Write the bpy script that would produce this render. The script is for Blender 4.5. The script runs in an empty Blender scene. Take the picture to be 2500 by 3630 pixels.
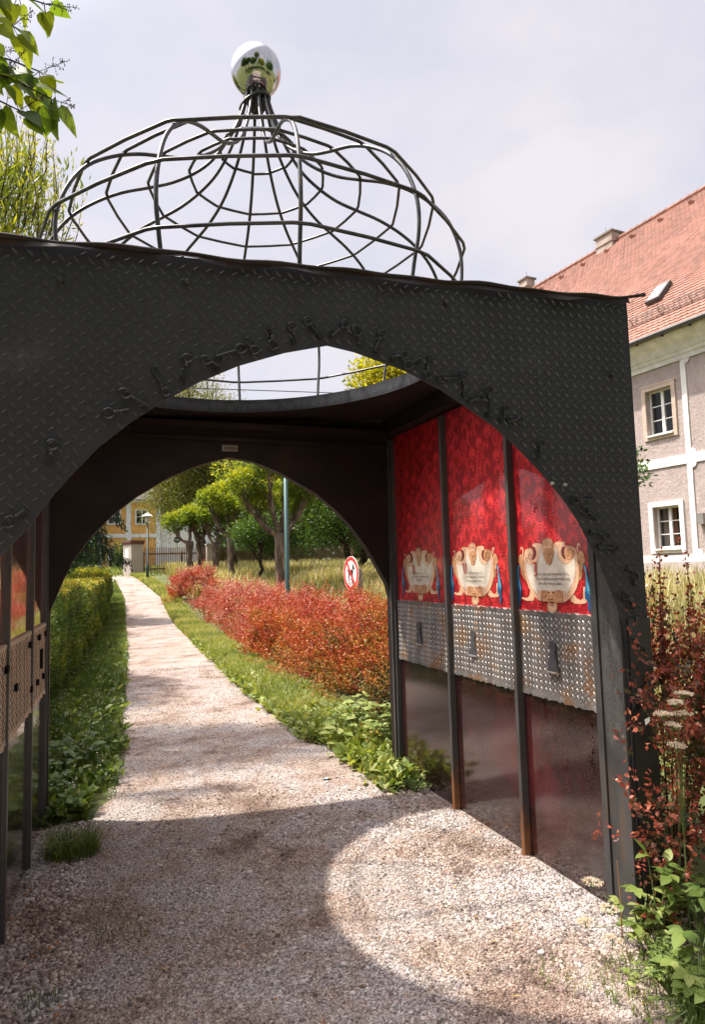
import bpy, math, random
import numpy as np
from mathutils import Vector, Matrix
PI = math.pi
R = math.radians
scene = bpy.context.scene
C = scene.collection

# ---------------------------------------------------------------- camera
cam = bpy.data.cameras.new('camera'); co = bpy.data.objects.new('camera', cam); C.objects.link(co)
cam.sensor_fit = 'AUTO'; cam.sensor_width = 36; cam.lens = 23.31
cam.clip_start = 0.05; cam.clip_end = 2000
rx, ry, rz = (0.9329, -0.3592, -0.0266), (-0.0061, -0.0895, 0.996), (-0.3601, -0.929, -0.0857)
m = Matrix(((rx[0], ry[0], rz[0]), (rx[1], ry[1], rz[1]), (rx[2], ry[2], rz[2]))).to_4x4()
m.translation = Vector((0, 0, 1.6)); co.matrix_world = m
scene.camera = co

# ---------------------------------------------------------------- light
SUN = Vector((-1.25, 0.63, 2.82)).normalized()
sl = bpy.data.lights.new('sun', 'SUN'); sl.energy = 3.9; sl.angle = R(1.0); sl.color = (1.0, 0.93, 0.83)
so = bpy.data.objects.new('sun', sl); C.objects.link(so); so.rotation_euler = SUN.to_track_quat('Z', 'Y').to_euler()
so.location = (-8, 6, 20)
w = bpy.data.worlds.new('World'); scene.world = w; w.use_nodes = True
nt = w.node_tree; nt.nodes.clear()
out = nt.nodes.new('ShaderNodeOutputWorld'); bg = nt.nodes.new('ShaderNodeBackground')
sky = nt.nodes.new('ShaderNodeTexSky'); sky.sky_type = 'NISHITA'; sky.sun_disc = False
sky.sun_elevation = math.asin(SUN.z); sky.sun_rotation = math.atan2(SUN.x, SUN.y) % (2 * PI)
sky.dust_density = 3.0; sky.air_density = 1.0; sky.ozone_density = 1.5
tc = nt.nodes.new('ShaderNodeTexCoord'); mp = nt.nodes.new('ShaderNodeMapping'); mp.inputs['Scale'].default_value = (1, 1, 1.8)
n1 = nt.nodes.new('ShaderNodeTexNoise'); n1.inputs['Scale'].default_value = 2.0; n1.inputs['Detail'].default_value = 7; n1.inputs['Roughness'].default_value = 0.55; n1.inputs['Distortion'].default_value = 0.3
cr = nt.nodes.new('ShaderNodeValToRGB'); cr.color_ramp.elements[0].position = 0.40; cr.color_ramp.elements[0].color = (0.66,) * 3 + (1,)
cr.color_ramp.elements[1].position = 0.62; cr.color_ramp.elements[1].color = (0.95,) * 3 + (1,)
mx = nt.nodes.new('ShaderNodeMix'); mx.data_type = 'RGBA'; mx.inputs[7].default_value = (4.75, 4.5, 4.75, 1)
L = nt.links.new
L(tc.outputs['Generated'], mp.inputs['Vector']); L(mp.outputs[0], n1.inputs['Vector']); L(n1.outputs[0], cr.inputs[0])
L(cr.outputs[0], mx.inputs[0]); L(sky.outputs[0], mx.inputs[6])
# hazy aureole added round the sun, out of frame, to lift the shade
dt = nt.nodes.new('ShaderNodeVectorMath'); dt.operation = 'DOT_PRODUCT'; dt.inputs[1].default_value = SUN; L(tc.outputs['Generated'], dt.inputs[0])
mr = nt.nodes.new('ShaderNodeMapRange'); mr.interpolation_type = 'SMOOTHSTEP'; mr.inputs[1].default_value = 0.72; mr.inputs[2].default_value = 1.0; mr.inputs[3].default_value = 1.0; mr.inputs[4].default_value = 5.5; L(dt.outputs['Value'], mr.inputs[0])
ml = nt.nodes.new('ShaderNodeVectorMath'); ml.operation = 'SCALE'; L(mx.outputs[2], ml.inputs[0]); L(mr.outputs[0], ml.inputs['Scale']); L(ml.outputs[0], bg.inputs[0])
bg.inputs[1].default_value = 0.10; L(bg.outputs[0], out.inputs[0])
vs = scene.view_settings; vs.view_transform = 'Standard'; vs.look = 'None'; vs.exposure = 0.95; vs.gamma = 1.0
try: vs.use_curve_mapping = False
except Exception: pass
cy = scene.cycles
cy.max_bounces = 8; cy.diffuse_bounces = 5; cy.glossy_bounces = 4; cy.transmission_bounces = 4; cy.transparent_max_bounces = 6

# ---------------------------------------------------------------- helpers
class MB:
    def __init__(s): s.v = []; s.f = []; s.m = []
    def add(s, vs_, fs, mi=0):
        o = len(s.v); s.v += [tuple(map(float, p)) for p in vs_]
        for f in fs: s.f.append([i + o for i in f]); s.m.append(mi)
        return s
    def box(s, x0, x1, y0, y1, z0, z1, mi=0):
        v = [(x0, y0, z0), (x1, y0, z0), (x1, y1, z0), (x0, y1, z0), (x0, y0, z1), (x1, y0, z1), (x1, y1, z1), (x0, y1, z1)]
        return s.add(v, [(0, 3, 2, 1), (4, 5, 6, 7), (0, 1, 5, 4), (1, 2, 6, 5), (2, 3, 7, 6), (3, 0, 4, 7)], mi)
    def tube(s, pts, rad, n=8, mi=0, cap=True, closed=False):
        P = [Vector(p) for p in pts]; k = len(P)
        rr = rad if hasattr(rad, '__len__') else [rad] * k
        up = Vector((0, 0, 1)); vs_ = []; pn = None
        for i in range(k):
            if closed: t = (P[(i + 1) % k] - P[i - 1])
            else: t = P[min(i + 1, k - 1)] - P[max(i - 1, 0)]
            t = t.normalized() if t.length > 1e-9 else up
            if pn is None:
                a = up if abs(t.z) < 0.9 else Vector((1, 0, 0)); pn = t.cross(a).normalized()
            else:
                pn = pn - t * pn.dot(t); pn = pn.normalized() if pn.length > 1e-6 else t.orthogonal().normalized()
            b = t.cross(pn)
            for j in range(n):
                a = 2 * PI * j / n; vs_.append(P[i] + (pn * math.cos(a) + b * math.sin(a)) * rr[i])
        fs = []
        for i in range(k if closed else k - 1):
            i2 = (i + 1) % k
            for j in range(n):
                j2 = (j + 1) % n; fs.append((i * n + j, i * n + j2, i2 * n + j2, i2 * n + j))
        if cap and not closed:
            fs.append(tuple(reversed(range(n)))); fs.append(tuple((k - 1) * n + j for j in range(n)))
        return s.add(vs_, fs, mi)
    def prism(s, poly, fn, t0, t1, mi=0):
        """poly: 2D outline; fn(u,v,t)->xyz ; faces at t0 and t1."""
        n = len(poly); a = [fn(u, v, t0) for u, v in poly]; b = [fn(u, v, t1) for u, v in poly]
        fs = [tuple(range(n)), tuple(reversed(range(n, 2 * n)))] + [(i, i + n, (i + 1) % n + n, (i + 1) % n) for i in range(n)]
        return s.add(a + b, fs, mi)
    def build(s, name, mats, parent=None, smooth=False):
        me = bpy.data.meshes.new(name); me.from_pydata(s.v, [], s.f)
        mats = mats if isinstance(mats, (list, tuple)) else [mats]
        for q in mats: me.materials.append(q)
        me.polygons.foreach_set('material_index', s.m)
        if smooth: me.polygons.foreach_set('use_smooth', [True] * len(s.f))
        me.update(); o = bpy.data.objects.new(name, me); C.objects.link(o)
        if parent: o.parent = parent
        return o

def fast(name, V, F, mats, rnd=None, parent=None, midx=None, smooth=False):
    V = np.asarray(V, np.float32).reshape(-1, 3); F = np.asarray(F, np.int32)
    k = F.shape[1]; me = bpy.data.meshes.new(name)
    me.vertices.add(len(V)); me.vertices.foreach_set('co', V.ravel())
    me.loops.add(F.size); me.loops.foreach_set('vertex_index', F.ravel())
    me.polygons.add(len(F)); me.polygons.foreach_set('loop_start', np.arange(0, F.size, k, dtype=np.int32))
    mats = mats if isinstance(mats, (list, tuple)) else [mats]
    for q in mats: me.materials.append(q)
    if midx is not None: me.polygons.foreach_set('material_index', np.asarray(midx, np.int32))
    if smooth: me.polygons.foreach_set('use_smooth', np.ones(len(F), bool))
    if rnd is not None:
        a = me.attributes.new('rnd', 'FLOAT', 'POINT'); a.data.foreach_set('value', np.asarray(rnd, np.float32))
    me.update(calc_edges=True); me.validate(); o = bpy.data.objects.new(name, me); C.objects.link(o)
    if parent: o.parent = parent
    return o

def thing(name, label, cat, loc=(0, 0, 0), rotz=0, group=None):
    o = bpy.data.objects.new(name, None); C.objects.link(o); o.location = loc; o.rotation_euler = (0, 0, rotz)
    o.empty_display_size = 0.2
    return tag(o, label, cat, group)
def tag(o, label=None, cat=None, group=None, kind=None):
    if label: o['label'] = label
    if cat: o['category'] = cat
    if group: o['group'] = group
    if kind: o['kind'] = kind
    return o
def local(o, loc):
    """move mesh data so that object origin sits at loc"""
    v = Vector(loc)
    me = o.data; me.transform(Matrix.Translation(-v)); o.location = v
    return o

# ---------------------------------------------------------------- materials
MAT = {}
def nodes(name):
    m_ = bpy.data.materials.new(name); m_.use_nodes = True; t = m_.node_tree
    b = t.nodes['Principled BSDF']; return m_, t, b
def ramp(t, stops, src):
    r = t.nodes.new('ShaderNodeValToRGB'); e = r.color_ramp.elements
    while len(e) < len(stops): e.new(0.5)
    for i, (p, c) in enumerate(stops): e[i].position = p; e[i].color = (*c, 1)
    t.links.new(src, r.inputs[0]); return r.outputs[0]
def noise(t, scale, detail=4, rough=0.5, coord='Object', sc=(1, 1, 1), dist=0.0):
    c = t.nodes.new('ShaderNodeTexCoord'); mpp = t.nodes.new('ShaderNodeMapping'); mpp.inputs['Scale'].default_value = sc
    n = t.nodes.new('ShaderNodeTexNoise'); n.inputs['Scale'].default_value = scale; n.inputs['Detail'].default_value = detail
    n.inputs['Roughness'].default_value = rough; n.inputs['Distortion'].default_value = dist
    t.links.new(c.outputs[coord], mpp.inputs[0]); t.links.new(mpp.outputs[0], n.inputs['Vector']); return n.outputs[0]
def bump(t, b, h, strength=0.3, dist=0.01):
    n = t.nodes.new('ShaderNodeBump'); n.inputs['Strength'].default_value = strength; n.inputs['Distance'].default_value = dist
    t.links.new(h, n.inputs['Height']); t.links.new(n.outputs[0], b.inputs['Normal']); return n
def mat(name, stops, scale=6, rough=0.6, metal=0.0, bmp=0.0, bscale=None, bdist=0.01, spec=0.5, detail=5, sc=(1, 1, 1), rough_var=0.0, nr=0.6):
    if not isinstance(stops[0], (tuple, list)): stops = [(0.3, tuple(c * 0.8 for c in stops)), (0.7, tuple(min(1, c * 1.15) for c in stops))]
    m_, t, b = nodes(name)
    n = noise(t, scale, detail, nr, sc=sc); t.links.new(ramp(t, stops, n), b.inputs['Base Color'])
    b.inputs['Roughness'].default_value = rough; b.inputs['Metallic'].default_value = metal; b.inputs['Specular IOR Level'].default_value = spec
    if rough_var:
        mr = t.nodes.new('ShaderNodeMapRange'); mr.inputs[3].default_value = rough - rough_var; mr.inputs[4].default_value = rough + rough_var
        t.links.new(noise(t, scale * 2.3, 4), mr.inputs[0]); t.links.new(mr.outputs[0], b.inputs['Roughness'])
    if bmp: bump(t, b, noise(t, bscale or scale * 4, 4), bmp, bdist)
    MAT[name] = m_; return m_
def leafmat(name, stops, trans=0.35, rough=0.5, tcol=1.6, spec=0.4):
    m_, t, b = nodes(name)
    a = t.nodes.new('ShaderNodeAttribute'); a.attribute_name = 'rnd'
    col = ramp(t, stops, a.outputs['Fac'])
    t.links.new(col, b.inputs['Base Color']); b.inputs['Roughness'].default_value = rough; b.inputs['Specular IOR Level'].default_value = spec
    tr = t.nodes.new('ShaderNodeBsdfTranslucent'); mu = t.nodes.new('ShaderNodeMix'); mu.data_type = 'RGBA'; mu.blend_type = 'MULTIPLY'
    mu.inputs[0].default_value = 1; mu.inputs[7].default_value = (tcol * 1.1, tcol, tcol * 0.35, 1) if name.startswith('g_') else (tcol * 1.2, tcol * 0.8, tcol * 0.5, 1)
    t.links.new(col, mu.inputs[6]); t.links.new(mu.outputs[2], tr.inputs[0])
    ms = t.nodes.new('ShaderNodeMixShader'); ms.inputs[0].default_value = trans
    t.links.new(b.outputs[0], ms.inputs[1]); t.links.new(tr.outputs[0], ms.inputs[2])
    t.links.new(ms.outputs[0], t.nodes['Material Output'].inputs[0]); MAT[name] = m_; return m_

mat('plate_worn', (0.058, 0.058, 0.062), 20, 0.36, 0.3); mat('key_iron', (0.020, 0.020, 0.021), 20, 0.3, 0.4)
mat('black_plate', [(0.30, (0.0115, 0.0118, 0.0155)), (0.60, (0.0180, 0.0182, 0.0235)), (0.69, (0.028, 0.028, 0.033)), (0.76, (0.056, 0.055, 0.058))], 3.2, 0.55, 0.0, 0.10, 60, 0.002, 0.5, 8, rough_var=0.12)
mat('black_metal', (0.028, 0.028, 0.03), 9, 0.45, 0.2, 0.1, 80, 0.002)
mat('dark_inner', [(0.3, (0.010, 0.006, 0.006)), (0.6, (0.022, 0.012, 0.010)), (0.8, (0.045, 0.022, 0.010))], 4, 0.6, 0.0, 0.15, 30, 0.003, 0.3, 8)
mat('rod', [(0.35, (0.05, 0.05, 0.055)), (0.6, (0.10, 0.10, 0.10)), (0.75, (0.13, 0.085, 0.055))], 14, 0.4, 0.6, 0.1, 90, 0.001, detail=6)
mat('bar', [(0.3, (0.05, 0.05, 0.053)), (0.6, (0.085, 0.083, 0.08)), (0.75, (0.14, 0.085, 0.05))], 7, 0.45, 0.3, 0.2, 60, 0.002, detail=7, sc=(1, 1, 0.3))
m_, t, b = nodes('bar_rusting'); MAT['bar_rusting'] = m_   # uprights rust at the foot, with a ragged edge
c_ = t.nodes.new('ShaderNodeTexCoord'); sx_ = t.nodes.new('ShaderNodeSeparateXYZ'); t.links.new(c_.outputs['Object'], sx_.inputs[0])
ma_ = t.nodes.new('ShaderNodeMath'); ma_.operation = 'MULTIPLY_ADD'; ma_.inputs[1].default_value = .9; t.links.new(sx_.outputs[2], ma_.inputs[0]); t.links.new(noise(t, 26, 9, .8, sc=(1, 1, .25)), ma_.inputs[2])
t.links.new(ramp(t, [(0.42, (0.30, 0.13, 0.05)), (0.56, (0.20, 0.085, 0.035)), (0.66, (0.11, 0.06, 0.04)), (0.74, (0.07, 0.065, 0.06))], ma_.outputs[0]), b.inputs['Base Color']); b.inputs['Roughness'].default_value = .6; b.inputs['Metallic'].default_value = .15; bump(t, b, noise(t, 60, 4), .3, .002)
mat('rust', [(0.3, (0.09, 0.035, 0.015)), (0.55, (0.28, 0.10, 0.03)), (0.75, (0.42, 0.19, 0.06))], 18, 0.75, 0.1, 0.4, 70, 0.003, detail=8)
m_, t, b = nodes('diamond_steel'); MAT['diamond_steel'] = m_
t.links.new(ramp(t, [(0.38, (0.15, 0.145, 0.145)), (0.52, (0.21, 0.195, 0.185)), (0.60, (0.25, 0.15, 0.085)), (0.72, (0.18, 0.085, 0.04))], noise(t, 5.0, 8, 0.6)), b.inputs['Base Color'])
b.inputs['Metallic'].default_value = 0.45; b.inputs['Roughness'].default_value = 0.5; bump(t, b, noise(t, 45, 4), 0.2, 0.003)
mat('steel_lens', [(0.35, (0.44, 0.42, 0.41)), (0.58, (0.52, 0.46, 0.40)), (0.66, (0.42, 0.22, 0.09))], 8, 0.42, 0.6, 0.1, 60, 0.001, detail=6)
mat('silver_line', (0.17, 0.165, 0.155), 10, 0.5, 0.4)
mat('soft_line', (0.075, 0.078, 0.085), 10, 0.5, 0.2)
def mirror(name, stops, rough, strength, scl, metal):
    m_, t, b = nodes(name); MAT[name] = m_
    t.links.new(ramp(t, stops, noise(t, 4, 5)), b.inputs['Base Color']); b.inputs['Metallic'].default_value = metal; b.inputs['Roughness'].default_value = rough
    bump(t, b, noise(t, scl, 3, 0.55, sc=(1, 1, 5)), strength, 0.01)
m_, t, b = nodes('chrome'); MAT['chrome'] = m_
b.inputs['Base Color'].default_value = (0.50, 0.50, 0.51, 1); b.inputs['Metallic'].default_value = 1; b.inputs['Roughness'].default_value = 0.04
bump(t, b, noise(t, 9, 2), 0.03, 0.02)

def gloss(name, base_stops, scale, coat, crough, bstr, bsc, drizzle=False, spec=0.5, waves=False, crv=1.5):
    m_, t, b = nodes(name); MAT[name] = m_
    t.links.new(ramp(t, base_stops, noise(t, scale, 5)), b.inputs['Base Color'])
    b.inputs['Roughness'].default_value = 0.45; b.inputs['Specular IOR Level'].default_value = spec
    b.inputs['Coat Weight'].default_value = coat; b.inputs['Coat Roughness'].default_value = crough; b.inputs['Coat IOR'].default_value = crv
    if drizzle:   # dried rain specks roughen the glass
        sp_ = ramp(t, [(0.60, (0, 0, 0)), (0.70, (1, 1, 1))], noise(t, 130, 4, .75, sc=(1, 1, .7))); dm = t.nodes.new('ShaderNodeMix'); dm.data_type = 'RGBA'; dm.inputs[7].default_value = (.30, .20, .16, 1)
        src = b.inputs['Base Color'].links[0].from_socket; t.links.new(sp_, dm.inputs[0]); t.links.new(src, dm.inputs[6]); t.links.new(dm.outputs[2], b.inputs['Base Color'])
        mr = t.nodes.new('ShaderNodeMapRange'); mr.inputs[1].default_value = .55; mr.inputs[2].default_value = .72; mr.inputs[3].default_value = crough; mr.inputs[4].default_value = .06; t.links.new(noise(t, 170, 3, .7, sc=(1, 1, .6)), mr.inputs[0]); t.links.new(mr.outputs[0], b.inputs['Coat Roughness'])
    h = noise(t, bsc, 9 if drizzle else 4, 0.78 if drizzle else 0.6, sc=(1, 1, 0.3) if drizzle else ((1, 1, 6) if waves else (1, 1, 1)))
    n = t.nodes.new('ShaderNodeBump'); n.inputs['Strength'].default_value = bstr; n.inputs['Distance'].default_value = 0.01
    t.links.new(h, n.inputs['Height']); t.links.new(n.outputs[0], b.inputs['Coat Normal']); return m_
gloss('red_print', [(0.3, (0.27, 0.005, 0.011)), (0.7, (0.35, 0.008, 0.015))], 3, 0.8, 0.03, 0.03, 12)
gloss('red_motif', [(0.3, (0.68, 0.022, 0.030)), (0.7, (0.80, 0.042, 0.042))], 3, 0.8, 0.03, 0.03, 12)
gloss('maroon_glass', [(0.35, (0.012, 0.004, 0.004)), (0.56, (0.024, 0.005, 0.005)), (0.70, (0.080, 0.005, 0.008))], 0.9, 1.0, 0.015, 0.03, 40, drizzle=True, crv=1.85, spec=.2)
gloss('maroon_motif', [(0.40, (0.022, 0.004, 0.005)), (0.75, (0.06, 0.005, 0.007))], 2.5, 1.0, 0.015, 0.03, 40, drizzle=True, crv=1.85, spec=.2)
mirror('mirror_red', [(0.3, (0.74, 0.50, 0.46)), (0.7, (0.80, 0.58, 0.52))], 0.03, 0.05, 7, 0.9)
mirror('mirror_red_motif', [(0.3, (0.78, 0.46, 0.42)), (0.7, (0.84, 0.52, 0.46))], 0.06, 0.05, 7, 0.9)
mirror('mirror_dark', [(0.3, (0.24, 0.21, 0.19)), (0.7, (0.36, 0.32, 0.29))], 0.07, 0.10, 8, 0.9)
for nm, cc in dict(art_tan=(0.74, 0.44, 0.28), art_cream=(0.68, 0.60, 0.50), art_brown=(0.34, 0.13, 0.055), art_dark=(0.10, 0.025, 0.018), art_mid=(0.58, 0.30, 0.15), art_blue=(0.035, 0.20, 0.36), art_navy=(0.012, 0.075, 0.19), art_sky=(0.16, 0.46, 0.62), art_cut=(0.15, 0.008, 0.012), art_ink=(0.02, 0.015, 0.015), art_red=(0.50, 0.01, 0.015)).items():
    gloss(nm, [(0.3, tuple(c * 0.86 for c in cc)), (0.7, tuple(min(1, c * 1.1) for c in cc))], 26, 0.6, 0.04, 0.02, 12)
mat('stud_black', (0.008, 0.007, 0.007), 9, .8, spec=.1)
mat('bark', [(0.3, (0.05, 0.036, 0.028)), (0.5, (0.14, 0.105, 0.08)), (0.68, (0.32, 0.25, 0.20))], 6, 0.9, 0, 0.8, 18, 0.03, 0.2, 6, sc=(1, 1, 0.25))
mat('bark_dark', [(0.3, (0.02, 0.015, 0.012)), (0.7, (0.07, 0.05, 0.04))], 8, 0.9, 0, 0.6, 18, 0.02, 0.2, sc=(1, 1, 0.3))
mat('bark_birch', [(0.45, (0.32, 0.30, 0.27)), (0.56, (0.06, 0.05, 0.04))], 7, 0.8, 0, 0.3, 20, 0.01, 0.2, sc=(1, 1, 2.5))
mat('twig_red', (0.10, 0.03, 0.02), 9, 0.7)
mat('stem', (0.11, 0.16, 0.04), 9, 0.6)
mat('seed_brown', (0.10, 0.07, 0.06), 9, 0.8)
leafmat('g_hedge', [(0, (0.028, 0.048, 0.010)), (0.45, (0.088, 0.150, 0.024)), (0.8, (0.26, 0.26, 0.03)), (1, (0.52, 0.43, 0.07))], 0.3)
leafmat('g_grass', [(0, (0.035, 0.066, 0.014)), (0.5, (0.10, 0.155, 0.026)), (0.8, (0.23, 0.27, 0.055)), (1, (0.42, 0.38, 0.16))], 0.35)
leafmat('g_weed', [(0, (0.035, 0.070, 0.018)), (0.45, (0.10, 0.155, 0.032)), (0.75, (0.20, 0.26, 0.06)), (1, (0.36, 0.40, 0.14))], 0.3)
leafmat('g_meadow', [(0, (0.10, 0.13, 0.035)), (0.4, (0.28, 0.27, 0.11)), (0.75, (0.48, 0.42, 0.24)), (1, (0.62, 0.54, 0.36))], 0.3)
leafmat('g_pollard', [(0, (0.035, 0.075, 0.010)), (0.4, (0.12, 0.185, 0.018)), (0.8, (0.27, 0.31, 0.03)), (1, (0.44, 0.41, 0.05))], 0.4)
leafmat('g_orchard', [(0, (0.018, 0.045, 0.010)), (0.5, (0.055, 0.115, 0.020)), (1, (0.14, 0.22, 0.04))], 0.35)
leafmat('g_birch', [(0, (0.06, 0.075, 0.018)), (0.5, (0.15, 0.16, 0.035)), (1, (0.30, 0.27, 0.07))], 0.4)
leafmat('g_spruce', [(0, (0.006, 0.016, 0.008)), (0.6, (0.018, 0.045, 0.018)), (1, (0.05, 0.095, 0.03))], 0.1)
leafmat('g_willow', [(0, (0.06, 0.11, 0.014)), (0.5, (0.16, 0.21, 0.03)), (1, (0.42, 0.38, 0.06))], 0.45, tcol=1.8)
leafmat('g_lilac', [(0, (0.035, 0.075, 0.012)), (0.5, (0.08, 0.13, 0.015)), (1, (0.22, 0.26, 0.025))], 0.5, tcol=2.0)
leafmat('g_lime', [(0, (0.12, 0.15, 0.008)), (0.5, (0.30, 0.30, 0.015)), (1, (0.55, 0.46, 0.03))], 0.5)
leafmat('r_berberis', [(0, (0.03, 0.028, 0.012)), (0.14, (0.14, 0.13, 0.02)), (0.28, (0.44, 0.24, 0.04)), (0.42, (0.48, 0.15, 0.035)), (0.58, (0.46, 0.085, 0.035)), (0.76, (0.38, 0.06, 0.045)), (0.88, (0.46, 0.15, 0.11)), (1, (0.56, 0.27, 0.22))], 0.25, tcol=1.1)
leafmat('r_purple', [(0, (0.020, 0.035, 0.010)), (0.25, (0.07, 0.065, 0.022)), (0.5, (0.17, 0.050, 0.035)), (0.75, (0.33, 0.075, 0.050)), (1, (0.50, 0.20, 0.12))], 0.3, rough=0.35)
leafmat('w_flower', [(0, (0.55, 0.55, 0.45)), (1, (0.8, 0.8, 0.74))], 0.3)
leafmat('y_flower', [(0, (0.7, 0.45, 0.02)), (1, (0.8, 0.55, 0.03))], 0.2)
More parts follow.
